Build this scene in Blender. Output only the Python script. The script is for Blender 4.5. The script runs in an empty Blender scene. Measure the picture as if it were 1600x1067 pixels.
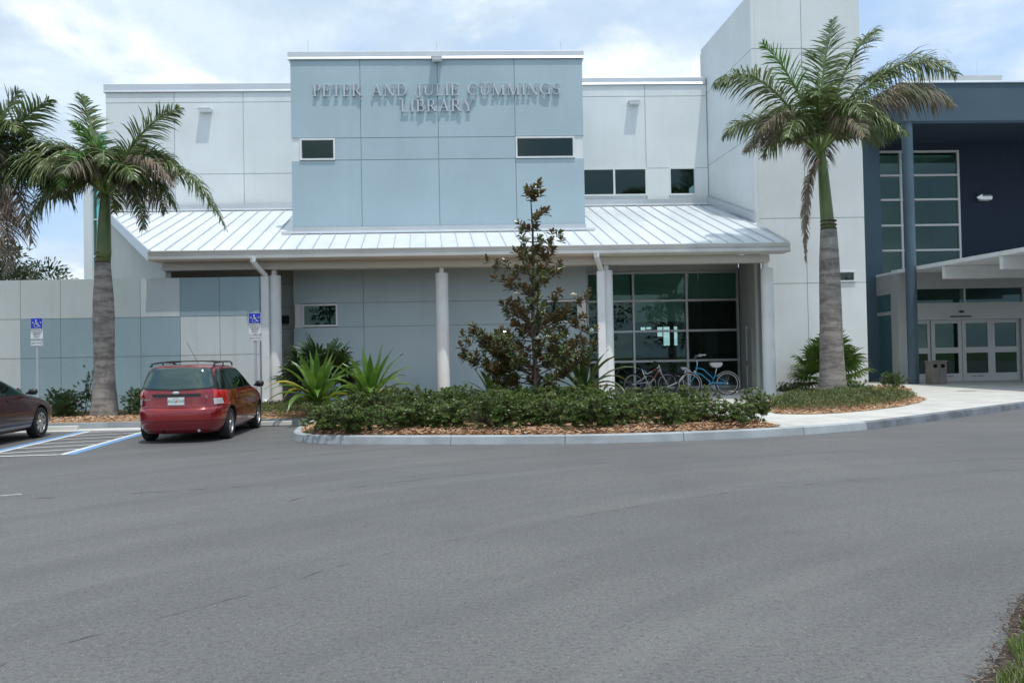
import bpy, bmesh, math, random
import numpy as np
from mathutils import Vector, Matrix, noise
R = math.radians
sc = bpy.context.scene
col = sc.collection
# ---------------------------------------------------------------- camera
cam_d = bpy.data.cameras.new('camera'); cam = bpy.data.objects.new('camera', cam_d); col.objects.link(cam); sc.camera = cam
_f = 1320.0; _yaw = math.atan(52/_f); _p = math.atan(23.5/_f); _r = .019
_F = Vector((math.sin(_yaw)*math.cos(_p), math.cos(_yaw)*math.cos(_p), math.sin(_p)))
_r0 = Vector((math.cos(_yaw), -math.sin(_yaw), 0)); _u0 = _r0.cross(_F)
_Rt = _r0*math.cos(_r)-_u0*math.sin(_r); _U = _u0*math.cos(_r)+_r0*math.sin(_r)
m4 = Matrix((( _Rt.x,_U.x,-_F.x,0),(_Rt.y,_U.y,-_F.y,0),(_Rt.z,_U.z,-_F.z,1.57),(0,0,0,1)))
cam.matrix_world = m4
cam_d.sensor_width = 36; cam_d.lens = _f/1600*36; cam_d.clip_end = 2000; cam_d.clip_start = .05
# ---------------------------------------------------------------- world and sun
SUN = Vector((.14, -.235, 1)).normalized()
sun_d = bpy.data.lights.new('sun', 'SUN'); sun = bpy.data.objects.new('sun', sun_d); col.objects.link(sun)
sun_d.energy = 2.35; sun_d.angle = R(.7); sun_d.color = (1, .965, .90)
sun.rotation_euler = (-SUN).to_track_quat('-Z', 'Y').to_euler(); sun.location = (20, -30, 60)
w = bpy.data.worlds.new('World'); sc.world = w; w.use_nodes = True
nt = w.node_tree; nt.nodes.clear(); N = nt.nodes.new; L = nt.links.new
def mth(op, a, b=None, c=None, clamp=False, tree=None):
    t = tree or nt
    n = t.nodes.new('ShaderNodeMath'); n.operation = op; n.use_clamp = clamp
    for i, v in enumerate((a, b, c)):
        if v is None: continue
        if isinstance(v, (int, float)): n.inputs[i].default_value = v
        else: t.links.new(v, n.inputs[i])
    return n.outputs[0]
def mixc(fac, a, b, tree=None, mode='MIX'):
    t = tree or nt
    n = t.nodes.new('ShaderNodeMix'); n.data_type = 'RGBA'; n.blend_type = mode
    for i, v in ((0, fac), (6, a), (7, b)):
        if isinstance(v, (int, float)): n.inputs[i].default_value = v
        elif isinstance(v, tuple): n.inputs[i].default_value = v if len(v) == 4 else (*v, 1)
        else: t.links.new(v, n.inputs[i])
    return n.outputs[2]
def mapr(v, a, b, c=0., d=1., tree=None, smooth=True):
    t = tree or nt
    n = t.nodes.new('ShaderNodeMapRange'); n.interpolation_type = 'SMOOTHSTEP' if smooth else 'LINEAR'
    t.links.new(v, n.inputs[0])
    for i, x in enumerate((a, b, c, d)): n.inputs[i+1].default_value = x
    return n.outputs[0]
sky = N('ShaderNodeTexSky'); sky.sky_type = 'NISHITA'; sky.sun_disc = False
sky.sun_elevation = math.asin(SUN.z); sky.sun_rotation = math.atan2(SUN.x, SUN.y)
sky.air_density = 1.0; sky.dust_density = 1.0; sky.ozone_density = 1.2
tc = N('ShaderNodeTexCoord'); sp = N('ShaderNodeSeparateXYZ'); L(tc.outputs['Generated'], sp.inputs[0])
zz = mth('ADD', mth('MAXIMUM', sp.outputs[2], 0.0), .30)
cb = N('ShaderNodeCombineXYZ'); L(mth('DIVIDE', sp.outputs[0], zz), cb.inputs[0]); L(mth('DIVIDE', sp.outputs[1], zz), cb.inputs[1]); L(mth('MULTIPLY', sp.outputs[2], .6), cb.inputs[2])
def wn(scale, detail, rough, off, dist=0.):
    mp = N('ShaderNodeMapping'); L(cb.outputs[0], mp.inputs[0]); mp.inputs['Location'].default_value = off
    n = N('ShaderNodeTexNoise'); n.inputs['Scale'].default_value = scale; n.inputs['Detail'].default_value = detail
    n.inputs['Roughness'].default_value = rough; n.inputs['Distortion'].default_value = dist; L(mp.outputs[0], n.inputs[0]); return n.outputs[0]
big = wn(1.15, 9, .52, (3.1, 1.7, .4), .15)
cover = mapr(big, .38, .54)
shade = mapr(wn(2.6, 10, .58, (7.3, 2.2, .9), .3), .40, .64)
white = mapr(wn(2.3, 9, .55, (0.6, 5.3, .2), .25), .46, .60)
c1 = mixc(shade, (3.75, 4.65, 5.65), (4.9, 5.75, 6.5))
c2 = mixc(mth('MULTIPLY', white, .95), c1, (7.0, 7.35, 7.45))
clear = mixc(.75, sky.outputs[0], (3.3, 4.6, 6.5))
skyc = mixc(cover, clear, c2)
bg = N('ShaderNodeBackground'); bg.inputs[1].default_value = .135; L(skyc, bg.inputs[0])
wo = N('ShaderNodeOutputWorld'); L(bg.outputs[0], wo.inputs[0])
sc.view_settings.view_transform = 'Standard'; sc.view_settings.look = 'None'; sc.view_settings.exposure = 0.28; sc.view_settings.gamma = 1
sc.cycles.max_bounces = 7; sc.cycles.transparent_max_bounces = 12; sc.cycles.glossy_bounces = 3
sc.cycles.caustics_reflective = False; sc.cycles.caustics_refractive = False
# ---------------------------------------------------------------- materials
M = {}
def mat(name, c, rough=.6, metal=0., var=0., vs=3., bump=0., bs=40., c2=None, spec=.5, coat=0., trans=0., detail=4., obj=False, stretch=None):
    m = bpy.data.materials.new(name); m.use_nodes = True; t = m.node_tree; b = t.nodes['Principled BSDF']
    b.inputs['Base Color'].default_value = (*c, 1); b.inputs['Roughness'].default_value = rough; b.inputs['Metallic'].default_value = metal
    b.inputs['Specular IOR Level'].default_value = spec; b.inputs['Coat Weight'].default_value = coat; b.inputs['Coat Roughness'].default_value = .04
    tcn = t.nodes.new('ShaderNodeTexCoord'); src = tcn.outputs['Object']
    if stretch:
        mp = t.nodes.new('ShaderNodeMapping'); mp.inputs['Scale'].default_value = stretch; t.links.new(src, mp.inputs[0]); srcv = mp.outputs[0]
    else: srcv = src
    if var or c2:
        n = t.nodes.new('ShaderNodeTexNoise'); n.inputs['Scale'].default_value = vs; n.inputs['Detail'].default_value = detail; n.inputs['Roughness'].default_value = .6
        t.links.new(srcv, n.inputs[0])
        f = mapr(n.outputs[0], .32, .68, tree=t)
        a = tuple(x*(1-var) for x in c) if not c2 else c
        bb = tuple(min(1, x*(1+var)) for x in c) if not c2 else c2
        out = mixc(f, a, bb, tree=t)
        if obj:
            oi = t.nodes.new('ShaderNodeObjectInfo'); out = mixc(mth('MULTIPLY', oi.outputs['Random'], .22, tree=t), out, tuple(x*.55 for x in c), tree=t)
        t.links.new(out, b.inputs['Base Color'])
    if bump:
        n2 = t.nodes.new('ShaderNodeTexNoise'); n2.inputs['Scale'].default_value = bs; n2.inputs['Detail'].default_value = 3; t.links.new(src, n2.inputs[0])
        bp = t.nodes.new('ShaderNodeBump'); bp.inputs['Strength'].default_value = bump; bp.inputs['Distance'].default_value = .02
        t.links.new(n2.outputs[0], bp.inputs['Height']); t.links.new(bp.outputs[0], b.inputs['Normal'])
    if trans:
        tr = t.nodes.new('ShaderNodeBsdfTranslucent'); 
        if b.inputs['Base Color'].links: t.links.new(b.inputs['Base Color'].links[0].from_socket, tr.inputs[0])
        else: tr.inputs[0].default_value = (*c, 1)
        mx = t.nodes.new('ShaderNodeMixShader'); mx.inputs[0].default_value = trans
        t.links.new(b.outputs[0], mx.inputs[1]); t.links.new(tr.outputs[0], mx.inputs[2]); t.links.new(mx.outputs[0], t.nodes['Material Output'].inputs[0])
    M[name] = m; return m
def glassm(name, tint, refl=.07, blend=.35, rough=.0):
    m = bpy.data.materials.new(name); m.use_nodes = True; t = m.node_tree; t.nodes.clear()
    o = t.nodes.new('ShaderNodeOutputMaterial'); tr = t.nodes.new('ShaderNodeBsdfTransparent'); tr.inputs[0].default_value = (*tint, 1)
    g = t.nodes.new('ShaderNodeBsdfGlossy'); g.inputs['Roughness'].default_value = rough; g.inputs[0].default_value = (.72, 1, .92, 1)
    lw = t.nodes.new('ShaderNodeLayerWeight'); lw.inputs[0].default_value = blend
    f = mth('MULTIPLY_ADD', lw.outputs['Fresnel'], .8, refl, tree=t, clamp=True)
    mx = t.nodes.new('ShaderNodeMixShader'); t.links.new(f, mx.inputs[0]); t.links.new(tr.outputs[0], mx.inputs[1]); t.links.new(g.outputs[0], mx.inputs[2]); t.links.new(mx.outputs[0], o.inputs[0])
    M[name] = m; return m
def stucco(name, c, stain=.10):
    m = bpy.data.materials.new(name); m.use_nodes = True; t = m.node_tree; b = t.nodes['Principled BSDF']; b.inputs['Roughness'].default_value = .85; b.inputs['Specular IOR Level'].default_value = .25
    g = t.nodes.new('ShaderNodeNewGeometry')
    n = t.nodes.new('ShaderNodeTexNoise'); n.inputs['Scale'].default_value = .55; n.inputs['Detail'].default_value = 6; t.links.new(g.outputs['Position'], n.inputs[0])
    mp = t.nodes.new('ShaderNodeMapping'); mp.inputs['Scale'].default_value = (3.2, 3.2, .18); t.links.new(g.outputs['Position'], mp.inputs[0])
    s = t.nodes.new('ShaderNodeTexNoise'); s.inputs['Scale'].default_value = 1.0; s.inputs['Detail'].default_value = 7; s.inputs['Roughness'].default_value = .65; t.links.new(mp.outputs[0], s.inputs[0])
    a = mixc(mapr(n.outputs[0], .3, .7, tree=t), tuple(x*(1-.05) for x in c), tuple(min(1, x*1.04) for x in c), tree=t)
    oi = t.nodes.new('ShaderNodeObjectInfo'); a = mixc(mth('MULTIPLY', oi.outputs['Random'], .07, tree=t), a, tuple(x*.5 for x in c), tree=t)
    a2 = mixc(mapr(s.outputs[0], .50, .84, 0, stain*2.2, tree=t), a, tuple(x*.62+.05 for x in c), tree=t)
    t.links.new(a2, b.inputs['Base Color'])
    f = t.nodes.new('ShaderNodeTexNoise'); f.inputs['Scale'].default_value = 28; f.inputs['Detail'].default_value = 4; t.links.new(g.outputs['Position'], f.inputs[0])
    bp = t.nodes.new('ShaderNodeBump'); bp.inputs['Strength'].default_value = .35; bp.inputs['Distance'].default_value = .015; t.links.new(f.outputs[0], bp.inputs['Height']); t.links.new(bp.outputs[0], b.inputs['Normal'])
    M[name] = m; return m
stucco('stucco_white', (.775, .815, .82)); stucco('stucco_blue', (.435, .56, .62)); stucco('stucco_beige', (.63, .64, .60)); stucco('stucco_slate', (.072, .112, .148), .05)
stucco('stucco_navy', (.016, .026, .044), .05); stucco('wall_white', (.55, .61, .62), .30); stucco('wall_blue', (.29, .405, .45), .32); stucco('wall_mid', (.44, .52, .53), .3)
mat('joint_dark', (.33, .38, .40), .9)
mat('trim_white', (.74, .77, .78), .45, var=.04, vs=2); mat('column_white', (.70, .72, .71), .6, var=.05, vs=1.2, bump=.15, bs=20)
mat('galvalume', (.62, .65, .68), .38, .75, var=.05, vs=.7); mat('roof_metal', (.80, .84, .87), .36, .3, var=.06, vs=1.3, detail=8, stretch=(1, .25, 1))
mat('rib_metal', (.58, .64, .71), .45, .5); mat('gutter', (.60, .61, .60), .45, .1, var=.05, vs=1); mat('soffit', (.58, .58, .55), .8)
mat('alu_frame', (.62, .65, .66), .4, .45); mat('alu_dull', (.46, .46, .45), .45, .3); mat('dark_gap', (.02, .025, .03), .8)
mat('letter_grey', (.55, .57, .61), .45, .35, var=.05); mat('lamp_body', (.66, .68, .70), .4, .3); mat('lamp_lens', (.86, .88, .88), .2)
mat('door_paint', (.50, .52, .52), .5, var=.03); mat('black', (.012, .012, .013), .5); mat('interior_dark', (.055, .055, .055), .9); mat('interior_mid', (.22, .25, .24), .9)
mat('interior_white', (.62, .66, .62), .9); mat('shade_cloth', (.72, .80, .76), .9); mat('yellow_lamp', (.75, .55, .10), .5); mat('book_mix', (.20, .13, .09), .9, c2=(.05, .12, .10), vs=9)
glassm('glass', (.38, .58, .52), .02); glassm('glass_dark', (.16, .25, .22), .02); glassm('glass_teal', (.22, .62, .50), .02); glassm('car_glass', (.10, .12, .11), .11); glassm('car_glass_clear', (.35, .50, .45), .06)
mat('slate_paint', (.06, .10, .135), .5, var=.08, vs=1.5)
# asphalt
def asphalt():
    m = bpy.data.materials.new('asphalt'); m.use_nodes = True; t = m.node_tree; b = t.nodes['Principled BSDF']; b.inputs['Specular IOR Level'].default_value = .55
    g = t.nodes.new('ShaderNodeNewGeometry'); P = g.outputs['Position']
    def nz(s, d=4, r=.55, st=None, dist=0):
        src = P
        if st: mp = t.nodes.new('ShaderNodeMapping'); mp.inputs['Scale'].default_value = st[0]; mp.inputs['Rotation'].default_value = (0, 0, st[1]); t.links.new(P, mp.inputs[0]); src = mp.outputs[0]
        n = t.nodes.new('ShaderNodeTexNoise'); n.inputs['Scale'].default_value = s; n.inputs['Detail'].default_value = d; n.inputs['Roughness'].default_value = r; n.inputs['Distortion'].default_value = dist; t.links.new(src, n.inputs[0]); return n.outputs[0]
    v = t.nodes.new('ShaderNodeTexVoronoi'); v.inputs['Scale'].default_value = 75; t.links.new(P, v.inputs[0])
    base = mixc(mapr(nz(.28, 5, .6), .3, .7, tree=t), (.112, .113, .1125), (.143, .144, .142), tree=t)
    base = mixc(mapr(nz(1.0, 6, .62, ((.30, .9, 1), .22), .5), .38, .72, 0, .2, tree=t), base, (.185, .185, .18), tree=t)
    base = mixc(mapr(nz(1.0, 5, .6, ((.45, .12, 1), -1.0)), .52, .78, 0, .35, tree=t), base, (.094, .095, .096), tree=t)
    base = mixc(mapr(nz(30, 4, .75), .40, .62, 0, .8, tree=t), base, mixc(.5, base, (.05, .05, .055), tree=t), tree=t)
    sx = t.nodes.new('ShaderNodeSeparateXYZ'); t.links.new(P, sx.inputs[0]); dx_ = mth('ADD', sx.outputs[0], -9.0, tree=t); dy_ = mth('ADD', sx.outputs[1], 3.0, tree=t)
    rad = mth('SQRT', mth('ADD', mth('MULTIPLY', dx_, dx_, tree=t), mth('MULTIPLY', dy_, dy_, tree=t), tree=t), tree=t); ang = mth('ARCTAN2', dx_, dy_, tree=t); cx_ = t.nodes.new('ShaderNodeCombineXYZ'); t.links.new(mth('MULTIPLY', rad, 1.5, tree=t), cx_.inputs[0]); t.links.new(mth('MULTIPLY', mth('ABSOLUTE', ang, tree=t), 1.6, tree=t), cx_.inputs[1])
    tn = t.nodes.new('ShaderNodeTexNoise'); tn.inputs['Scale'].default_value = 1.3; tn.inputs['Detail'].default_value = 5; t.links.new(cx_.outputs[0], tn.inputs[0])
    base = mixc(mapr(tn.outputs[0], .50, .66, 0, .36, tree=t), base, (.086, .087, .088), tree=t); base = mixc(mapr(tn.outputs[0], .46, .34, 0, .22, tree=t), base, (.18, .18, .175), tree=t)
    vc = t.nodes.new('ShaderNodeSeparateColor'); t.links.new(v.outputs['Color'], vc.inputs[0])
    spk = mth('MULTIPLY', mapr(vc.outputs[0], .945, .955, tree=t), mapr(v.outputs['Distance'], .30, .12, tree=t), tree=t)
    base = mixc(mth('MULTIPLY', spk, .75, tree=t), base, (.55, .55, .52), tree=t)
    dk = mth('MULTIPLY', mapr(vc.outputs[1], .90, .93, tree=t), .55, tree=t)
    base = mixc(dk, base, (.05, .05, .055), tree=t)
    t.links.new(base, b.inputs['Base Color']); t.links.new(mapr(nz(.5, 4), .3, .7, .58, .74, tree=t), b.inputs['Roughness'])
    h = mth('MULTIPLY_ADD', v.outputs['Distance'], -.6, nz(60, 3, .6), tree=t)
    bp = t.nodes.new('ShaderNodeBump'); bp.inputs['Strength'].default_value = .55; bp.inputs['Distance'].default_value = .006; t.links.new(h, bp.inputs['Height']); t.links.new(bp.outputs[0], b.inputs['Normal'])
    M['asphalt'] = m
asphalt()
mat('concrete', (.54, .535, .50), .85, var=.10, vs=1.1, bump=.2, bs=60, detail=8); mat('kerb_concrete', (.34, .37, .385), .85, var=.16, vs=1.6, bump=.3, bs=40, detail=8)
mat('kerb_worn', (.15, .17, .19), .85, var=.30, vs=2.2, bump=.3, bs=40, detail=8)
mat('paint_white', (.66, .67, .66), .7, var=.10, vs=9, detail=8); mat('paint_blue', (.14, .29, .52), .7, var=.14, vs=9, detail=8)
mat('mulch', (.24, .135, .075), .95, c2=(.48, .31, .18), vs=14, bump=.8, bs=50); mat('chip_a', (.60, .42, .27), .9); mat('chip_b', (.38, .20, .11), .9); mat('soil', (.022, .017, .013), .95, c2=(.085, .06, .045), vs=14, bump=.6, bs=60)
mat('leaf_shrub', (.080, .125, .032), .32, c2=(.175, .24, .068), vs=2.6, trans=.18, obj=True); mat('leaf_shrub_b', (.055, .10, .03), .35, c2=(.11, .19, .05), vs=3, trans=.2, obj=True)
mat('twig', (.07, .05, .035), .9); mat('leaf_magnolia', (.055, .085, .03), .2, c2=(.13, .17, .065), vs=3, trans=.08); mat('leaf_rust', (.30, .17, .07), .6, c2=(.17, .11, .045), vs=4, trans=.15)
mat('petal', (.75, .73, .62), .5, trans=.2); mat('magnolia_bark', (.10, .085, .07), .9, var=.3, vs=6)
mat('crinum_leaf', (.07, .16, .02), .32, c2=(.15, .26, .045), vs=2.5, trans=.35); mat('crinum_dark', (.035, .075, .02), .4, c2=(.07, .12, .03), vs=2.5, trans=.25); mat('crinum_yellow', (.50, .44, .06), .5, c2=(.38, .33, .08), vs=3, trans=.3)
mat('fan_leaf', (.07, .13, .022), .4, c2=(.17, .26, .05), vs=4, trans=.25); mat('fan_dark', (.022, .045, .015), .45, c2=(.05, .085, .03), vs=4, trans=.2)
mat('frond_green', (.078, .120, .038), .34, c2=(.18, .235, .085), vs=2.0, trans=.28); mat('frond_bright', (.07, .19, .02), .36, c2=(.13, .28, .05), vs=2.0, trans=.35)
mat('frond_dry', (.21, .165, .125), .8, c2=(.33, .27, .21), vs=5, trans=.2); mat('frond_mixed', (.075, .10, .045), .6, c2=(.24, .19, .135), vs=1.6, trans=.25)
mat('rachis', (.13, .20, .05), .5); mat('crownshaft', (.075, .12, .03), .4, c2=(.12, .16, .05), vs=1.4); mat('crownshaft_dry', (.06, .045, .03), .7)
mat('pine_leaf', (.03, .05, .02), .6, c2=(.065, .08, .03), vs=1.2, trans=.15); mat('bark', (.12, .09, .07), .9, var=.3, vs=5)
mat('grass', (.085, .15, .02), .6, c2=(.19, .24, .06), vs=5, trans=.3); mat('ground_grass', (.05, .09, .025), .95, c2=(.09, .13, .04), vs=.5); mat('cover_leaf', (.06, .095, .025), .45, c2=(.14, .165, .05), vs=1.8, trans=.2)
def palmbark():
    m = mat('palm_bark', (.25, .225, .20), .9); t = m.node_tree; b = t.nodes['Principled BSDF']
    g = t.nodes.new('ShaderNodeTexCoord'); O = g.outputs['Object']
    mp = t.nodes.new('ShaderNodeMapping'); mp.inputs['Scale'].default_value = (1.1, 1.1, 6); t.links.new(O, mp.inputs[0])
    n = t.nodes.new('ShaderNodeTexNoise'); n.inputs['Scale'].default_value = 1.4; n.inputs['Detail'].default_value = 5; t.links.new(mp.outputs[0], n.inputs[0])
    n2 = t.nodes.new('ShaderNodeTexNoise'); n2.inputs['Scale'].default_value = 7; n2.inputs['Detail'].default_value = 8; n2.inputs['Roughness'].default_value = .7; t.links.new(O, n2.inputs[0])
    a = mixc(mapr(n.outputs[0], .35, .65, tree=t), (.15, .13, .115), (.30, .275, .245), tree=t)
    a = mixc(mapr(n2.outputs[0], .45, .75, 0, .6, tree=t), a, (.42, .40, .37), tree=t)
    t.links.new(a, b.inputs['Base Color'])
    bp = t.nodes.new('ShaderNodeBump'); bp.inputs['Strength'].default_value = .5; bp.inputs['Distance'].default_value = .03; t.links.new(n.outputs[0], bp.inputs['Height']); t.links.new(bp.outputs[0], b.inputs['Normal'])
palmbark()
mat('car_red', (.24, .005, .011), .26, .25, coat=1., var=.03, vs=2); mat('car_maroon', (.040, .007, .009), .36, .15, coat=.45); mat('tyre', (.018, .018, .019), .85, bump=.3, bs=30)
mat('alloy', (.55, .56, .58), .3, .85); mat('car_black', (.012, .013, .014), .45); mat('lamp_red', (.55, .008, .01), .15, coat=1.); mat('lamp_clear', (.62, .60, .58), .2, coat=1.); mat('chrome', (.75, .77, .8), .15, 1.)
mat('plate', (.70, .76, .74), .4); mat('plate_green', (.03, .20, .17), .5); mat('orange', (.75, .20, .04), .5); mat('underbody', (.01, .01, .01), .9); mat('car_seam', (.03, .002, .003), .6)
mat('sign_blue', (.012, .045, .45), .4); mat('sign_white', (.72, .74, .74), .4); mat('sign_post', (.42, .46, .50), .5, .4); mat('ink', (.02, .02, .025), .6)
mat('bike_blue', (.01, .24, .42), .3, coat=.6); mat('bike_silver', (.62, .63, .64), .3, .6); mat('bike_orange', (.22, .05, .03), .4); mat('bike_cream', (.60, .58, .54), .5); mat('saddle', (.50, .50, .49), .6); mat('rubber', (.02, .02, .02), .7)
mat('bin_tan', (.19, .175, .155), .8, bump=.3, bs=60, var=.1); mat('navy_box', (.012, .022, .06), .5)
# ---------------------------------------------------------------- mesh helpers
ROOT = {}
def tag(o, label=None, cat=None, group=None, kind=None):
    if label: o['label'] = label
    if cat: o['category'] = cat
    if group: o['group'] = group
    if kind: o['kind'] = kind
    return o
def thing(name, loc, label, cat, group=None, rz=0):
    o = bpy.data.objects.new(name, None); o.location = loc; o.rotation_euler = (0, 0, rz); o.empty_display_size = .2; col.objects.link(o)
    ROOT[o.name] = Vector(loc); return tag(o, label, cat, group)
def base_of(p):
    while p is not None and p.parent: p = p.parent
    return ROOT.get(p.name, Vector((0, 0, 0))) if p else Vector((0, 0, 0))
class MB:
    def __init__(s): s.v = []; s.f = []; s.mi = []; s.k = 0
    def add(s, vs, fs, m=None):
        o = len(s.v); s.v += [tuple(v) for v in vs]; s.f += [tuple(i+o for i in f) for f in fs]; s.mi += [s.k if m is None else m]*len(fs); return s
    def box(s, x0, x1, y0, y1, z0, z1):
        return s.add([(x0,y0,z0),(x1,y0,z0),(x1,y1,z0),(x0,y1,z0),(x0,y0,z1),(x1,y0,z1),(x1,y1,z1),(x0,y1,z1)], [(0,3,2,1),(4,5,6,7),(0,1,5,4),(1,2,6,5),(2,3,7,6),(3,0,4,7)])
    def obox(s, c, sx, sy, sz, rz=0, rx=0, ry=0):
        mt = Matrix.Translation(c) @ Matrix.Rotation(rz, 4, 'Z') @ Matrix.Rotation(ry, 4, 'Y') @ Matrix.Rotation(rx, 4, 'X'); b = MB().box(-sx/2, sx/2, -sy/2, sy/2, -sz/2, sz/2)
        return s.add([mt @ Vector(v) for v in b.v], b.f)
    def prism(s, poly, z0, z1):     # plan polygon (counter-clockwise) extruded upwards
        n = len(poly); vs = [(x, y, z0) for x, y in poly]+[(x, y, z1) for x, y in poly]
        return s.add(vs, [tuple(range(n-1, -1, -1)), tuple(range(n, 2*n))]+[(i, (i+1) % n, n+(i+1) % n, n+i) for i in range(n)])
    def ext(s, poly, ax, a0, a1):   # polygon in the plane across axis ax, extruded from a0 to a1
        def pt(p, a): return {'x': (a, p[0], p[1]), 'y': (p[0], a, p[1]), 'z': (p[0], p[1], a)}[ax]
        n = len(poly); vs = [pt(p, a0) for p in poly]+[pt(p, a1) for p in poly]
        return s.add(vs, [tuple(range(n-1, -1, -1)), tuple(range(n, 2*n))]+[(i, (i+1) % n, n+(i+1) % n, n+i) for i in range(n)])
    def tube(s, pts, rad, n=8, closed=False, caps=True):
        pts = [Vector(p) for p in pts]; m = len(pts); rs = rad if isinstance(rad, (list, tuple)) else [rad]*m
        up = None; rings = []
        for i, p in enumerate(pts):
            a = pts[(i-1) % m] if (closed or i > 0) else p; b = pts[(i+1) % m] if (closed or i < m-1) else p
            t = (b-a).normalized()
            if up is None: up = Vector((0, 0, 1)) if abs(t.z) < .9 else Vector((0, 1, 0))
            x = t.cross(up).normalized(); y = x.cross(t).normalized(); up = y
            rings.append([p+(x*math.cos(2*math.pi*k/n)+y*math.sin(2*math.pi*k/n))*rs[i] for k in range(n)])
        vs = [v for r in rings for v in r]; fs = []
        for i in range(m if closed else m-1):
            j = (i+1) % m
            for k in range(n): fs.append((i*n+k, i*n+(k+1) % n, j*n+(k+1) % n, j*n+k))
        if not closed and caps: fs += [tuple(range(n-1, -1, -1)), tuple((m-1)*n+k for k in range(n))]
        return s.add(vs, fs)
    def lathe(s, prof, n=24, c=(0, 0, 0), wob=None):   # prof [(r,z)] about z
        vs = []
        for i, (r, z) in enumerate(prof):
            for k in range(n):
                a = 2*math.pi*k/n; rr = r*(1+(wob(a, z) if wob else 0)); vs.append((c[0]+rr*math.cos(a), c[1]+rr*math.sin(a), c[2]+z))
        m = len(prof); fs = [(i*n+k, i*n+(k+1) % n, (i+1)*n+(k+1) % n, (i+1)*n+k) for i in range(m-1) for k in range(n)]
        fs += [tuple(range(n-1, -1, -1)), tuple((m-1)*n+k for k in range(n))]
        return s.add(vs, fs)
    def disc(s, c, axis, prof, n=28):   # lathe about axis 'x'; prof [(r, offset along x)]
        vs = []
        for r, o in prof:
            for k in range(n):
                a = 2*math.pi*k/n; vs.append((c[0]+o, c[1]+r*math.cos(a), c[2]+r*math.sin(a)) if axis == 'x' else (c[0]+r*math.cos(a), c[1]+o, c[2]+r*math.sin(a)))
        m = len(prof); fs = [(i*n+k, i*n+(k+1) % n, (i+1)*n+(k+1) % n, (i+1)*n+k) for i in range(m-1) for k in range(n)]
        return s.add(vs, fs)
    def build(s, name, mats, parent=None, smooth=False, bevel=0, label=None, local=False, autos=None):
        me = bpy.data.meshes.new(name); off = Vector((0, 0, 0)) if (local or parent is None) else base_of(parent)
        me.from_pydata([(v[0]-off.x, v[1]-off.y, v[2]-off.z) for v in s.v], [], s.f)
        ml = mats if isinstance(mats, (list, tuple)) else [mats]
        for x in ml: me.materials.append(M[x])
        if len(ml) > 1: me.polygons.foreach_set('material_index', s.mi)
        me.update()
        o = bpy.data.objects.new(name, me); col.objects.link(o)
        if parent: o.parent = parent
        if smooth:
            me.polygons.foreach_set('use_smooth', [True]*len(me.polygons))
            if autos: 
                bm = bmesh.new(); bm.from_mesh(me); bm.normal_update()
                for e in bm.edges:
                    if len(e.link_faces) == 2 and e.calc_face_angle(0) > autos: e.smooth = False
                bm.to_mesh(me); bm.free()
        if bevel:
            bv = o.modifiers.new('b', 'BEVEL'); bv.width = bevel; bv.segments = 2; bv.limit_method = 'ANGLE'
        if label: o['label'] = label
        return o
def copy_tree(o, parent=None):
    c = o.copy(); col.objects.link(c); c.parent = parent
    for ch in o.children: copy_tree(ch, c)
    return c
def struct(o): o['kind'] = 'structure'; return o
def rect_minus(r, holes):
    x0, x1, z0, z1 = r; xs = {x0, x1}; zs = {z0, z1}; hs = []
    for h in holes:
        a, b, c, d = max(x0, h[0]), min(x1, h[1]), max(z0, h[2]), min(z1, h[3])
        if b-a > 1e-4 and d-c > 1e-4: hs.append((a, b, c, d)); xs |= {a, b}; zs |= {c, d}
    xs = sorted(xs); zs = sorted(zs); out = []
    for i in range(len(xs)-1):
        for j in range(len(zs)-1):
            cx, cz = (xs[i]+xs[i+1])/2, (zs[j]+zs[j+1])/2
            if any(a < cx < b and c < cz < d for a, b, c, d in hs): continue
            out.append((xs[i], xs[i+1], zs[j], zs[j+1]))
    return out
def walls(parent, name, X, Z, Y, m, holes=(), depth=.22, gap=.022, proud=.02, back='joint_dark', pick=None):
    """a wall core with the scored panels standing proud of it, every panel an object"""
    b = MB()
    for r in rect_minus((X[0], X[-1], Z[0], Z[-1]), holes): b.box(r[0], r[1], Y+proud, Y+proud+depth, r[2], r[3])
    wobj = b.build(name, m if back is None else back, parent)
    for i in range(len(X)-1):
        for j in range(len(Z)-1):
            g = gap/2
            r = (X[i]+(g if i else 0), X[i+1]-(g if i < len(X)-2 else 0), Z[j]+(g if j else 0), Z[j+1]-(g if j < len(Z)-2 else 0))
            pb = MB()
            for q in rect_minus(r, holes): pb.box(q[0], q[1], Y, Y+proud, q[2], q[3])
            if pb.v: pb.build('panel', pick(i, j) if pick else m, wobj)
    return wobj
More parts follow.
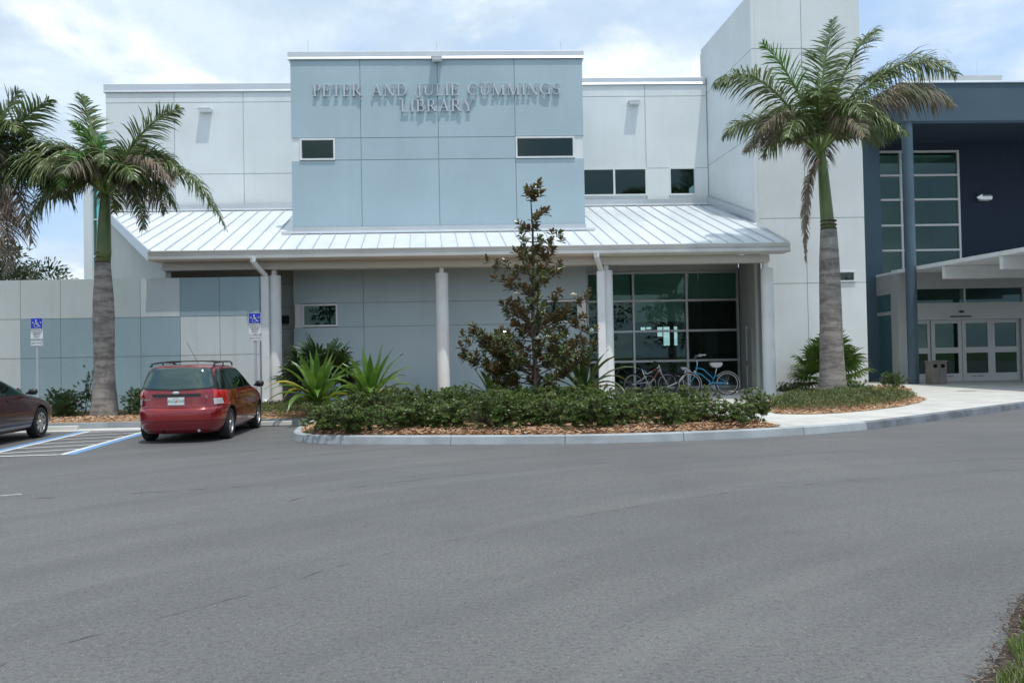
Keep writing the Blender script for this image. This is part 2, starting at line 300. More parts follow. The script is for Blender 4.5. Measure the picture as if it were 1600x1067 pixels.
def window(parent, x0, x1, z0, z1, Y, xs=(), zs=(), fr=.06, gm='glass_dark', fm='trim_white', out=.03, name='window', deep=.1):
    """frame proud of the wall, with each pane a sub-part"""
    b = MB(); ya, yb = Y-out, Y+deep
    b.box(x0, x1, ya, yb, z1-fr, z1); b.box(x0, x1, ya-.02, yb, z0, z0+fr); b.box(x0, x0+fr, ya, yb, z0+fr, z1-fr); b.box(x1-fr, x1, ya, yb, z0+fr, z1-fr)
    ex = [x0+fr]+[v for v in xs]+[x1-fr]; ez = [z0+fr]+[v for v in zs]+[z1-fr]
    for v in xs: b.box(v-fr/2, v+fr/2, ya+.002, yb-.002, z0+fr, z1-fr)
    for v in zs:
        for i in range(len(ex)-1):
            a = ex[i]+(fr/2 if i else 0); c = ex[i+1]-(fr/2 if i < len(ex)-2 else 0); b.box(a, c, ya+.004, yb-.004, v-fr/2, v+fr/2)
    f = b.build(name, fm, parent)
    for i in range(len(ex)-1):
        for j in range(len(ez)-1):
            a = ex[i]+(fr/2 if i else 0)+.003; c = ex[i+1]-(fr/2 if i < len(ex)-2 else 0)-.003; d = ez[j]+(fr/2 if j else 0)+.003; e = ez[j+1]-(fr/2 if j < len(ez)-2 else 0)-.003
            MB().add([(a, Y+.05, d), (c, Y+.05, d), (c, Y+.05, e), (a, Y+.05, e)], [(0, 1, 2, 3)]).build('pane', gm, f)
    return f
def smoothpts(P, n=6):
    P = [Vector((*p, 0)) if len(p) == 2 else Vector(p) for p in P]; out = []
    for i in range(len(P)-1):
        a, b, c, d = P[max(i-1, 0)], P[i], P[i+1], P[min(i+2, len(P)-1)]
        for k in range(n):
            t = k/n; out.append(.5*((2*b)+(c-a)*t+(2*a-5*b+4*c-d)*t*t+(3*b-a-3*c+d)*t**3))
    out.append(P[-1]); return out
# ================================================================ GROUND
def sheet(name, poly, z, m, parent=None):
    o = MB().add([(x, y, z) for x, y in poly], [tuple(range(len(poly)))]).build(name, m, parent); return o
struct(sheet('ground', [(-400, -300), (400, -300), (400, 500), (-400, 500)], -.012, 'ground_grass'))
struct(sheet('parking_lot', [(-60, -40), (60, -40), (60, 40), (-60, 40)], 0, 'asphalt'))
mat('tar_seam', (.072, .073, .074), .8); lot = bpy.data.objects['parking_lot']; _r = random.Random(3)
for sp_, wd in (([(-2.6, 4.3), (-2.45, 4.77), (-1.91, 5.41), (-1.48, 5.92), (-1.05, 6.55), (-.3, 7.3), (.45, 7.78), (1.34, 8.51), (2.44, 9.21), (3.75, 9.83), (5.6, 10.4)], .007), ([(-3.6, 9.0), (-2.31, 9.45), (-1.82, 10.2), (-.92, 10.95), (.43, 11.67), (1.95, 12.3), (3.41, 12.81)], .012), ([(-5.9, 10.24), (-4.76, 10.32), (-3.57, 10.62), (-2.25, 11.04), (-1.31, 11.5)], .014)):
    ps = smoothpts(sp_, 14); b = MB(); vs = []
    for i, p_ in enumerate(ps):
        t = (ps[min(i+1, len(ps)-1)]-ps[max(i-1, 0)]).normalized(); n = Vector((-t.y, t.x, 0)); j = n*(.03*noise.noise(p_*3)+.015*_r.uniform(-1, 1)); h = wd*max(.0, .15+1.2*noise.noise(p_*5+Vector((9, 0, 0)))); vs += [tuple(p_+j-n*h+Vector((0, 0, .003))), tuple(p_+j+n*h+Vector((0, 0, .003)))]
    b.add(vs, [(2*i, 2*i+1, 2*i+3, 2*i+2) for i in range(len(ps)-1)]).build('pavement_seam', 'tar_seam', lot)
KP = smoothpts([(-4.06, 21.0), (-3.98, 18.8), (-3.82, 17.4), (-3.55, 16.6), (-3.0, 16.1), (-1.78, 15.68), (0.8, 15.12), (2.84, 14.97), (5.32, 15.4), (7.38, 16.25), (8.54, 17.0), (10.26, 18.3), (13.87, 21.05), (18, 24.2), (26, 30), (34, 35.5)], 6)
def offset(P, d):
    out = []
    for i, p in enumerate(P):
        t = (P[min(i+1, len(P)-1)]-P[max(i-1, 0)]).normalized(); out.append(p+Vector((-t.y, t.x, 0))*d)
    return out
KI = offset(KP, .17)
kerb = bpy.data.objects.new('kerb', None); col.objects.link(kerb); struct(kerb); ROOT['kerb'] = Vector((0, 0, 0))
cuts = [0, 20, 33, 38, 44, 50, 55, 60, 66, 70, 72, 75, 78, 80, 82, 84, 87, 90]; cuts = [c for c in cuts if c < len(KP)-1]+[len(KP)-1]
def kerbseg(idx, m):
    b = MB(); KT = offset(KP, .025); n = 0; vs = []; fs = []
    for i in idx:
        o, t, q = KP[i], KT[i], KI[i]; vs += [(o.x, o.y, -.02), (o.x, o.y, .0), (t.x, t.y, .135), (t.x*.8+q.x*.2, t.y*.8+q.y*.2, .152), (q.x, q.y, .154), (q.x, q.y, -.02)]
    for k in range(len(idx)-1):
        for j in range(6): fs.append((k*6+j, (k+1)*6+j, (k+1)*6+(j+1) % 6, k*6+(j+1) % 6))
    fs += [(5, 4, 3, 2, 1, 0), tuple((len(idx)-1)*6+j for j in range(6))]
    vs = [tuple(v) for v in vs]
    e = b.add(vs, fs)
    # 8 mm joint: pull both ends in
    for side, k, kk in ((0, 0, 1), (1, len(idx)-1, len(idx)-2)):
        a, c = KP[idx[k]], KP[idx[kk]]; d = (c-a).normalized()*.006
        for j in range(6): x, y, z = b.v[k*6+j]; b.v[k*6+j] = (x+d.x, y+d.y, z)
    return b.build('kerb_stone', m, kerb)
for a, c in zip(cuts[:-1], cuts[1:]):
    kerbseg(list(range(a, c+1)), 'kerb_worn' if KP[a].x > 7.2 else 'kerb_concrete')
# straight kerb at the head of the parking bays
for k in range(9):
    x1 = -4.22-k*2.4; MB().box(x1-2.39, x1, 20.95, 21.12, -.02, .152).build('kerb_stone', 'kerb_concrete', kerb)
# sidewalk (all paving behind the kerb) in slabs with tooled joints
side = bpy.data.objects.new('sidewalk', None); col.objects.link(side); struct(side); ROOT['sidewalk'] = Vector((0, 0, 0))
inner = [(p.x, p.y) for p in KI]
MB().add([(x, y, .143) for x, y in inner+[(34, 40), (-24, 40), (-24, 21.12), (-4.25, 21.12)]], [tuple(range(len(inner)+4))]).build('sidewalk_base', 'dark_gap', side)
def clip(poly, ax, v, keep):
    out = []
    for i, p in enumerate(poly):
        q = poly[(i+1) % len(poly)]; a = (p[ax]-v)*keep >= 0; b = (q[ax]-v)*keep >= 0
        if a: out.append(p)
        if a != b:
            t = (v-p[ax])/(q[ax]-p[ax]); out.append((p[0]+(q[0]-p[0])*t, p[1]+(q[1]-p[1])*t))
    return out
walkpoly = [(p.x+.0, p.y+.012) for p in KI if p.x > 2.5]+[(34, 40), (2.5, 40)]
xs = [2.5]+[4.2+1.75*k for k in range(17)]; ys = [14+1.75*k for k in range(14)]
for i in range(len(xs)-1):
    for j in range(len(ys)-1):
        pl = walkpoly
        for ax, v, kp in ((0, xs[i]+.005, 1), (0, xs[i+1]-.005, -1), (1, ys[j]+.005, 1), (1, ys[j+1]-.005, -1)):
            if pl: pl = clip(pl, ax, v, kp)
        if len(pl) >= 3 and max(p[1] for p in pl) < 38.6: MB().add([(x, y, .15) for x, y in pl], [tuple(range(len(pl)))]).build('paving_slab', 'concrete', side)
# raised porch slab with a lit edge next to the last column
MB().box(3.85, 10.2, 26.2, 33.3, .12, .168).build('porch_slab', 'concrete', side)
MB().box(9.0, 9.9, 27.0, 29.2, .16, .25).build('porch_step', 'concrete', side)
_c = MB().lathe([(.29, .150), (.29, .158), (.27, .160)], 24, (16.0, 27.2, 0)).build('manhole_cover', 'alu_dull', None); tag(_c, 'round dark metal cover set in the pale paving before the glass doors', 'manhole cover')
# concrete strip along the left bays
MB().box(-24, -8.0, 20.2, 20.94, -.01, .02).build('gutter_strip', 'concrete', side)
# painted markings
mat('paint_faded', (.30, .31, .31), .8, var=.3, vs=14, detail=8)
mk = bpy.data.objects.new('road_markings', None); col.objects.link(mk); struct(mk); ROOT['road_markings'] = Vector((0, 0, 0))
def stripe(p, q, wd, m, z=.004, name='painted_line'):
    p = Vector((*p, 0)); q = Vector((*q, 0)); t = (q-p).normalized(); n = Vector((-t.y, t.x, 0))*wd/2
    MB().add([(p-n+Vector((0, 0, z)))[:], (q-n+Vector((0, 0, z)))[:], (q+n+Vector((0, 0, z)))[:], (p+n+Vector((0, 0, z)))[:]], [(0, 1, 2, 3)]).build(name, m, mk)
stripe((-8.72, 15.0), (-9.17, 20.2), .10, 'paint_white'); stripe((-8.86, 15.0), (-9.31, 20.2), .17, 'paint_blue')
stripe((-7.34, 15.12), (-7.79, 20.2), .10, 'paint_white'); stripe((-7.20, 15.12), (-7.65, 20.2), .17, 'paint_blue')
stripe((-8.67, 15.04), (-7.39, 15.12), .10, 'paint_white', .008)
for k in range(6):
    y = 15.55+k*.86; xa = -8.72-(y-15)*.087+.05; xb = xa+1.28; yb = y+.50
    stripe((xa, y), (xb, min(yb, 20.2)), .085, 'paint_white', .006)
stripe((-6.6, 10.15), (-5.62, 10.60), .10, 'paint_faded')
stripe((-12.1, 15.0), (-12.55, 20.2), .10, 'paint_white')
# planting beds
def inside(p, poly):
    c = False; n = len(poly)
    for i in range(n):
        a, b = poly[i], poly[(i+1) % n]
        if (a[1] > p[1]) != (b[1] > p[1]) and p[0] < (b[0]-a[0])*(p[1]-a[1])/(b[1]-a[1])+a[0]: c = not c
    return c
def edge_d(p, poly):
    d = 9
    for i in range(len(poly)):
        a, b = Vector(poly[i]), Vector(poly[(i+1) % len(poly)]); ab = b-a; t = max(0, min(1, (Vector(p)-a).dot(ab)/ab.length_squared)); d = min(d, (Vector(p)-a-ab*t).length)
    return d
def bed(name, poly, z=.154, h=.06, step=.16, m='mulch'):
    x0, x1 = min(p[0] for p in poly), max(p[0] for p in poly); y0, y1 = min(p[1] for p in poly), max(p[1] for p in poly)
    bm = bmesh.new(); ve = [bm.verts.new((p[0], p[1], z)) for p in poly]; bm.faces.new(ve)
    nx, ny = int((x1-x0)/step), int((y1-y0)/step)
    for i in range(1, nx): bmesh.ops.bisect_plane(bm, geom=bm.verts[:]+bm.edges[:]+bm.faces[:], plane_co=(x0+i*step, 0, 0), plane_no=(1, 0, 0))
    for j in range(1, ny): bmesh.ops.bisect_plane(bm, geom=bm.verts[:]+bm.edges[:]+bm.faces[:], plane_co=(0, y0+j*step, 0), plane_no=(0, 1, 0))
    for v in bm.verts:
        d = edge_d((v.co.x, v.co.y), poly); v.co.z += min(1, d/.35)*(h*.6+h*.8*(.5+noise.noise(v.co*2.3)*.6+noise.noise(v.co*7)*.3))+.002
    me = bpy.data.meshes.new(name); bm.to_mesh(me); bm.free(); me.materials.append(M[m]); o = bpy.data.objects.new(name, me); col.objects.link(o); struct(o)
    me.polygons.foreach_set('use_smooth', [True]*len(me.polygons)); return o
front = [(p.x, p.y) for p in offset(KP, .185) if p.x < 6.0 and p.y < 20.9]
BED_MAIN = front+[(5.75, 17.2), (5.35, 19), (4.9, 21), (4.3, 23.5), (3.85, 26), (3.75, 28.3), (-6.1, 28.3), (-6.3, 27.4), (-7.0, 27.4), (-7.0, 21.14), (-4.2, 21.14)]
BED_L = [(-23, 21.14), (-7.02, 21.14), (-7.02, 26.15), (-23, 26.15)]
BED_PALM = [(6.75, 19.0), (7.3, 18.65), (8.2, 18.85), (9.3, 19.6), (10.4, 20.5), (11.6, 21.9), (12.5, 23.2), (12.9, 24.6), (12.4, 25.6), (10.5, 26.2), (9.0, 25.2), (8.0, 23.4), (6.9, 20.5)]
BED_WALL = [(9.95, 28.6), (10.1, 27.4), (12.0, 27.0), (13.6, 27.2), (14.6, 28.0), (15.2, 29.3), (15.6, 30.6), (15.0, 31.2), (13.8, 31.0), (13.75, 29.25), (9.95, 29.25)]
for nm, pl, st in (('planting_bed', BED_MAIN, .17), ('planting_bed', BED_L, .4), ('planting_bed', BED_PALM, .17), ('planting_bed', BED_WALL, .2)): bed(nm, pl, step=st)
rng = np.random.default_rng(5); rnd = random.Random(4)
def chips(poly, n, label, band=None):
    x0, x1 = min(p[0] for p in poly), max(p[0] for p in poly); y0, y1 = min(p[1] for p in poly), max(p[1] for p in poly); b = MB(); k = 0
    while k < n:
        p = (rnd.uniform(x0, x1), rnd.uniform(y0, y1))
        if not inside(p, poly): continue
        d = edge_d(p, poly)
        if band and d > band and rnd.random() > .15: continue
        k += 1; a = rnd.uniform(0, 6.28); l = rnd.uniform(.02, .06); w_ = rnd.uniform(.006, .016); z = .165+min(1, d/.35)*.06+rnd.uniform(0, .03); tl = rnd.uniform(-.35, .35)
        u = Vector((math.cos(a), math.sin(a), tl)); v = Vector((-math.sin(a), math.cos(a), rnd.uniform(-.4, .4))); c = Vector((p[0], p[1], z)); b.k = rnd.random() < .45
        b.add([c-u*l-v*w_, c+u*l-v*w_, c+u*l+v*w_, c-u*l+v*w_], [(0, 1, 2, 3)])
    b.mi = [int(x) for x in b.mi]; o = b.build('mulch_chips', ['chip_a', 'chip_b']); tag(o, label, 'mulch', kind='stuff')
FRONT_BAND = [(p.x, p.y) for p in offset(KP, .19) if p.x < 5.9 and p.y < 17.5]+[(p.x, p.y) for p in reversed([q for q in offset(KP, 1.25) if q.x < 5.7 and q.y < 18.5])]
chips(FRONT_BAND, 9000, 'orange wood chips lying along the kerb under the hedge')
chips(BED_PALM, 5000, 'orange wood chips around the big palm by the tower', .6); chips(BED_WALL, 2500, 'orange wood chips at the foot of the white tower')
chips([(-13, 21.2), (-7, 21.2), (-7, 22.6), (-13, 22.6)], 2500, 'orange wood chips at the head of the parking bays')
chips([(-6.6, 21.2), (-3.9, 21.2), (-3.9, 22.6), (-6.6, 22.6)], 900, 'orange wood chips beside the downspout column')
# grass verge in the near right corner
gp = [(9, 8.4), (6.5, 7.3), (4.6, 6.3), (3.47, 5.28), (3.08, 4.85), (2.78, 4.46), (2.52, 4.1), (2.33, 3.88), (2.1, 3.4), (1.95, 2.8), (1.9, 1.5), (9, 1.5)]
gp = [(x+rnd.uniform(-.03, .03) if x < 8 else x, y) for x, y in gp]
sb = MB().add([(x, y, .006) for x, y in gp], [tuple(range(len(gp)))]).build('verge_soil', 'soil'); struct(sb)
lt = MB(); k = 0
while k < 1500:
    i = rnd.randrange(3, 10); a_, c_ = gp[i], gp[i+1]; t_ = rnd.random(); q_ = rnd.gauss(0, .05); p = (a_[0]+(c_[0]-a_[0])*t_+q_+.02, a_[1]+(c_[1]-a_[1])*t_); k += 1; a = rnd.uniform(0, 6.28); l = rnd.uniform(.003, .016); w_ = rnd.uniform(.001, .004); lt.k = int(rnd.random() < .35)
    u = Vector((math.cos(a), math.sin(a), rnd.uniform(-.1, .3))); v = Vector((-math.sin(a), math.cos(a), .1)); c = Vector((p[0], p[1], .009)); lt.add([c-u*l-v*w_, c+u*l-v*w_, c+u*l+v*w_, c-u*l+v*w_], [(0, 1, 2, 3)])
tag(lt.build('leaf_litter', ['soil', 'frond_dry']), 'dry crumbs and dead blades along the grass edge near the camera', 'litter', kind='stuff')
b = MB(); b2 = MB(); k = 0
while k < 52000:
    p = (rnd.uniform(1.9, 4.3), rnd.uniform(3.3, 6.4)) if k < 42000 else (rnd.uniform(1.9, 6), rnd.uniform(1.6, 7.4))
    if not inside(p, gp): continue
    d = edge_d(p, gp)
    if d < .06+.08*noise.noise(Vector((p[0]*6, p[1]*6, 0))): continue
    if d < .14 and rnd.random() < .6: continue
    k += 1; a = rnd.uniform(0, 6.28); h = rnd.uniform(.03, .075); w_ = rnd.uniform(.002, .004); lean = rnd.uniform(.01, .05)
    c = Vector((p[0], p[1], .006)); s_ = Vector((math.cos(a), math.sin(a), 0)); l_ = Vector((math.cos(a+1.57+rnd.uniform(-.6, .6)), math.sin(a+1.57), 0))*lean
    t = b2 if rnd.random() < .13 else b
    t.add([c-s_*w_, c+s_*w_, c+s_*w_*.8+l_*.4+Vector((0, 0, h*.6)), c-s_*w_*.8+l_*.4+Vector((0, 0, h*.6)), c+l_+Vector((0, 0, h))], [(0, 1, 2, 3), (3, 2, 4)])
b.k = 1; b.add(b2.v, b2.f); tag(b.build('grass', ['grass', 'frond_dry']), 'short green grass at the edge of the asphalt near the camera', 'grass', kind='stuff')
# ================================================================ LIBRARY BUILDING
LB = thing('library_building', (0, 30, 0), 'pale two-storey library with a blue name wall, metal canopy roof, white tower and slate entrance', 'building')
# --- blue box
BX0, BX1, BY = -6.13, 3.67, 28.35
holes = [(-6.14, -4.68, 2.66, 3.46), (2.2, 3.68, 2.66, 3.46), (-6.14, -4.68, 8.22, 9.0), (1.36, 3.68, 8.22, 9.0)]
walls(LB, 'blue_wall', [BX0, -3.82, -1.23, 1.36, BX1], [.14, 2.66, 3.46, 4.9, 8.24, 8.98, 11.62], BY, 'stucco_blue', holes)
sb_ = MB(); sb_.box(BX0, BX0+.24, BY+.245, 33.4, .14, 11.62); sb_.box(BX1-.24, BX1, BY+.245, 33.4, .14, 11.62); sb_.build('side_wall', 'stucco_blue', LB)
MB().box(BX0+.25, BX1-.25, BY+.3, 40, 11.3, 11.5).build('flat_roof', 'interior_dark', LB)
for z0, z1, a, b_, c, d in ((8.22, 9.0, -5.85, -4.68, 1.36, 3.36), (2.66, 3.46, -5.85, -4.68, 2.2, 3.4)):
    window(LB, a+.0, b_-.002, z0+.02, z1-.02, BY+.01, gm='glass'); window(LB, c+.002, d, z0+.02, z1-.02, BY+.01, gm='glass')
    MB().box(BX0+.03, a-.002, BY+.03, BY+.244, z0+.001, z1-.001).build('window_surround', 'stucco_white', LB, label='white painted end of the window band')
    MB().box(d+.002, BX1-.03, BY+.03, BY+.244, z0+.001, z1-.001).build('window_surround', 'stucco_white', LB, label='white painted end of the window band')
def coping(x0, x1, y0, z0, z1, y1=None, parent=LB):
    p = [(y0-.022, z0+.09), (y0-.025, z1-.02), (y0-.005, z1), (y0+.34, z1-.03), (y0+.34, z0), (y0+.005, z0), (y0-.05, z0-.010), (y0-.055, z0+.012)]
    MB().ext([(a, b) for a, b in p], 'x', x0, x1).build('coping', 'galvalume', parent)
coping(BX0-.08, BX1+.06, BY, 11.62, 11.90)
# --- upper walls either side of the box
walls(LB, 'upper_wall', [-14.38, -11.75, -9.08, -6.14], [6.6, 8.93, 11.75, 12.16], 33.4, 'stucco_white'); coping(-14.45, -6.13, 33.4, 12.16, 12.50)
rh = [(4.1, 6.85, 7.88, 9.02), (7.72, 8.82, 7.88, 9.02)]
walls(LB, 'upper_wall', [3.67, 6.82, 9.30], [6.6, 8.98, 11.87, 12.34], 33.4, 'stucco_white', rh); coping(3.66, 9.28, 33.4, 12.34, 12.63)
window(LB, 4.1, 6.85, 7.88, 9.02, 33.4, xs=(5.52,), gm='glass_dark', out=.01, fr=.075); window(LB, 7.72, 8.82, 7.88, 9.02, 33.4, gm='glass_dark', out=.01, fr=.075)
MB().box(-14.38, -14.14, 33.65, 52, 0, 12.3).build('side_wall', 'stucco_white', LB)
MB().box(-14.1, 13.0, 33.66, 52, 11.6, 11.8).build('flat_roof', 'interior_dark', LB)
# far parapet and rods
MB().box(24.8, 29.6, 46, 60, 12, 16.8).build('roof_screen', 'stucco_white', LB)
for x, y, z, h in ((-5.6, 28.7, 11.9, .5), (-1.25, 28.7, 11.9, .42), (3.0, 28.7, 11.9, .42), (19.0, 33.7, 12.4, .5), (28.3, 46.2, 16.8, .9)): MB().tube([(x, y, z-.05), (x, y, z+h)], .009, 5).build('lightning_rod', 'galvalume', LB)
# --- wall lights
def wlight(x0, x1, z, Y):
    o = MB().box(x0, x1, Y-.30, Y-.001, z-.02, z+.03).build('wall_light', 'lamp_body', LB); MB().box(x0+.04, x1-.01, Y-.28, Y-.05, z-.10, z-.022).build('lens', 'lamp_lens', o)
wlight(-10.76, -10.27, 11.44, 33.4); wlight(6.12, 6.58, 11.62, 33.4); wlight(-1.42, -1.05, 11.60, BY-.05)
# --- letters
def LET(ch):
    st = []  # polygons
    W, T, S = .13, .045, .035
    def stem(x, w_=W, y0=0, y1=1): st.append([(x, y0), (x+w_, y0), (x+w_, y1), (x, y1)])
    def ser(x, y, w_=.28): st.append([(x, y), (x+w_, y), (x+w_, y+S), (x, y+S)])
    def arc(cx, cy, rx, ry, a0, a1, tm=W, tn=.04, n=14):
        o, i = [], []
        for k in range(n+1):
            a = R(a0+(a1-a0)*k/n); th = tn+(tm-tn)*abs(math.cos(a)); o.append((cx+rx*math.cos(a), cy+ry*math.sin(a))); i.append((cx+(rx-th)*math.cos(a), cy+(ry-th*.75-.0)*math.sin(a)))
        for k in range(n): st.append([o[k], o[k+1], i[k+1], i[k]])
    def line(x0, y0, x1, y1, w_): st.append([(x0, y0), (x0+w_, y0), (x1+w_, y1), (x1, y1)])
    if ch == 'I': stem(.09); ser(.0, 0, .31); ser(.0, 1-S, .31); adv = .31
    elif ch in 'PRB':
        stem(.09); ser(.0, 0, .31); ser(.0, 1-S, .12)
        st.append([(.2, .955), (.36, .955), (.36, 1), (.2, 1)]); arc(.36, .74, .26, .26, -90, 90); st.append([(.2, .48), (.36, .48), (.36, .52), (.2, .52)]); adv = .62
        if ch == 'R': line(.62, 0, .30, .49, .15); ser(.60, 0, .22); adv = .80
        if ch == 'B': arc(.38, .26, .30, .26, -90, 90); st.append([(.2, .0), (.38, .0), (.38, .045), (.2, .045)]); adv = .70
    elif ch == 'E' or ch == 'L':
        stem(.09); ser(0, 0, .1); ser(0, 1-S, .1 if ch == 'E' else .31); st.append([(.2, 0), (.60, 0), (.64, .22), (.60, .22), (.54, .05), (.2, .05)]); adv = .64
        if ch == 'E': st.append([(.2, 1), (.2, .95), (.52, .95), (.56, .80), (.60, .80), (.58, 1)]); st.append([(.2, .49), (.42, .49), (.42, .53), (.2, .53)]); st.append([(.42, .40), (.46, .40), (.46, .62), (.42, .62)])
    elif ch == 'T': stem(.30); ser(.20, 0, .33); st.append([(.0, 1), (.0, .78), (.04, .78), (.08, .95), (.64, .95), (.68, .78), (.72, .78), (.72, 1)]); adv = .72
    elif ch == 'A': line(.08, 0, .40, .98, .05); line(.66, 0, .38, 1, .14); st.append([(.20, .30), (.62, .30), (.61, .345), (.21, .345)]); ser(0, 0, .24); ser(.60, 0, .28); adv = .88
    elif ch == 'N': stem(.12, .05); stem(.76, .05); line(.70, 0, .08, 1, .14); ser(0, 0, .27); ser(.64, 1-S, .28); ser(-.02, 1-S, .14); adv = .92
    elif ch == 'D': stem(.09); ser(0, 0, .1); ser(0, 1-S, .1); st.append([(.2, .955), (.36, .955), (.36, 1), (.2, 1)]); st.append([(.2, 0), (.36, 0), (.36, .045), (.2, .045)]); arc(.36, .5, .46, .5, -90, 90); adv = .84
    elif ch == 'J': stem(.20, W, .09); ser(.10, 1-S, .33); arc(.10, .10, .23, .30, 200, 360, .12, .06); st.append([(-.13, .02), (-.02, .0), (-.04, .10), (-.12, .10)]); adv = .44
    elif ch == 'U': stem(.10, W, .30); stem(.70, .05, .30); arc(.425, .32, .325, .32, 180, 360, .10); ser(0, 1-S, .33); ser(.60, 1-S, .25); adv = .86
    elif ch in 'CG':
        arc(.45, .5, .45, .5, 50, 310, .14, .045, 22); st.append([(.74, .88), (.78, .66), (.81, .66), (.80, .93)]); adv = .84
        if ch == 'G': stem(.68, .12, .04, .42); ser(.56, .42, .33); adv = .92
    elif ch == 'M': stem(.12, .05); stem(.86, W); line(.48, 0, .10, 1, .13); line(.52, 0, .90, 1, .05); ser(0, 0, .27); ser(.78, 0, .31); ser(0, 1-S, .14); ser(.88, 1-S, .2); adv = 1.10
    elif ch == 'S': arc(.30, .74, .26, .26, 40, 270, .11, .04); arc(.30, .26, .28, .26, -140, 90, .12, .04); st.append([(.48, .88), (.51, .70), (.54, .70), (.53, .93)]); st.append([(.06, .12), (.05, .30), (.02, .30), (.03, .07)]); adv = .60
    elif ch == 'Y': stem(.36, W, 0, .48); line(.36, .46, .06, 1, .14); line(.44, .46, .74, 1, .045); ser(.27, 0, .31); ser(0, 1-S, .26); ser(.64, 1-S, .22); adv = .86
    return st, adv
def textline(s, x0, x1, z0, h, Y):
    al = [LET(c) if c != ' ' else ([], .50) for c in s]; sp_ = .13; tot = sum(a for _, a in al)+sp_*(len(s)-1); sx = (x1-x0)/tot; x = x0
    for (st, adv), c in zip(al, s):
        if st:
            b = MB()
            for k, pl in enumerate(st):
                ar = sum(pl[i][0]*pl[(i+1) % len(pl)][1]-pl[(i+1) % len(pl)][0]*pl[i][1] for i in range(len(pl)))
                if ar > 0: pl = pl[::-1]
                b.ext([(x+px*sx, z0+pz*h) for px, pz in pl], 'y', Y-.072-.0012*k, Y-.03)
            b.build('letter', 'letter_grey', LB)
        x += (adv+sp_)*sx
textline('PETER AND JULIE CUMMINGS', -5.38, 2.90, 10.37, .40, BY); textline('LIBRARY', -2.47, -.02, 9.83, .40, BY)
# --- canopy roof
EY, EZ, SL = 26.0, 4.98, .34
zr = lambda y: EZ+(y-EY)*SL
roof = MB(); roofpoly = [(-9.9, EY), (9.72, EY), (9.83, 29.28), (9.32, 33.38), (-14.3, 33.38)]
def lift(b, pl, up, th): 
    n = len(pl); b.add([(x, y, zr(y)+up) for x, y in pl]+[(x, y, zr(y)+up-th) for x, y in pl], [tuple(range(n)), tuple(range(2*n-1, n-1, -1))]+[(i, i+n, (i+1) % n+n, (i+1) % n) for i in range(n)])
lift(roof, roofpoly, -.012, .16); rf = roof.build('canopy_roof', 'soffit', LB)
SK = -.064
def sclip(pl, a, keep):   # seam line x = a + SK*(y-EY)
    out = []
    fn = lambda p: (p[0]-a-SK*(p[1]-EY))*keep
    for i, p in enumerate(pl):
        q = pl[(i+1) % len(pl)]; u, v = fn(p), fn(q)
        if u >= 0: out.append(p)
        if (u >= 0) != (v >= 0): t = u/(u-v); out.append((p[0]+(q[0]-p[0])*t, p[1]+(q[1]-p[1])*t))
    return out
k0 = -26; seams = [-1.56+.494*k for k in range(-27, 25)]
for a, c in zip(seams[:-1], seams[1:]):
    pl = sclip(sclip(roofpoly, a+.002, 1), c-.002, -1)
    if len(pl) < 3: continue
    b = MB(); lift(b, pl, 0, .010)
    q = sclip(sclip(roofpoly, c-.018, 1), c-.0025, -1)
    if len(q) >= 3: b.k = 1; lift(b, q, .042, .05)
    b.build('roof_panel', ['roof_metal', 'rib_metal'], rf)
b = MB()  # flashings: foot of box, foot of upper walls, along tower, rakes
b.box(BX0-.02, BX1+.02, BY-.03, BY-.002, zr(BY)-.05, zr(BY)+.22); b.build('flashing', 'galvalume', rf)
MB().box(BX0-.35, BX1+.32, BY-.11, BY-.032, zr(BY)+.0, zr(BY)+.075).build('flashing', 'roof_metal', rf)
MB().box(-14.3, BX0-.0, 33.30, 33.398, zr(33.35)+.0, zr(33.35)+.24).build('flashing', 'galvalume', rf); MB().box(BX1+.01, 9.3, 33.30, 33.398, zr(33.35)+.0, zr(33.35)+.24).build('flashing', 'galvalume', rf)
MB().box(-14.3, BX0-.0, 33.20, 33.30, zr(33.25)+.02, zr(33.25)+.085).build('flashing', 'roof_metal', rf); MB().box(BX1+.01, 9.3, 33.20, 33.30, zr(33.25)+.02, zr(33.25)+.085).build('flashing', 'roof_metal', rf)
def ramp(p, q, wd, lo, hi, m, name='flashing'):
    p, q = Vector(p), Vector(q); t = (q-p).normalized(); n = Vector((-t.y, t.x))*wd
    pts = [p, q, q+n, p+n]; MB().add([(a.x, a.y, zr(a.y)+lo) for a in pts]+[(a.x, a.y, zr(a.y)+hi) for a in pts], [(0, 3, 2, 1), (4, 5, 6, 7), (0, 1, 5, 4), (1, 2, 6, 5), (2, 3, 7, 6), (3, 0, 4, 7)]).build(name, m, rf)
ramp((9.80, 29.25), (9.27, 33.3), .05, -.05, .36, 'galvalume'); ramp((9.74, EY-.05), (9.80, 29.0), .06, -.20, .06, 'galvalume', 'rake_trim'); ramp((-9.92, EY-.03), (-14.32, 33.38), .05, -.30, .05, 'rib_metal', 'rake_trim')
# gutter and beam
g = [(EY+.02, 4.66), (EY-.10, 4.66), (EY-.17, 4.70), (EY-.175, 4.785), (EY-.10, 4.80), (EY-.14, 4.86), (EY-.17, 4.935), (EY-.15, 4.94), (EY-.12, 4.90), (EY+.02, 4.90)]
MB().ext(g, 'x', -9.93, 9.74).build('gutter', 'gutter', LB)
MB().box(-9.85, 9.70, EY+.03, EY+.42, 4.66, 4.70).build('soffit', 'soffit', LB)
MB().box(-9.72, 9.28, 26.45, 26.85, 4.42, 4.655).build('canopy_beam', 'soffit', LB)
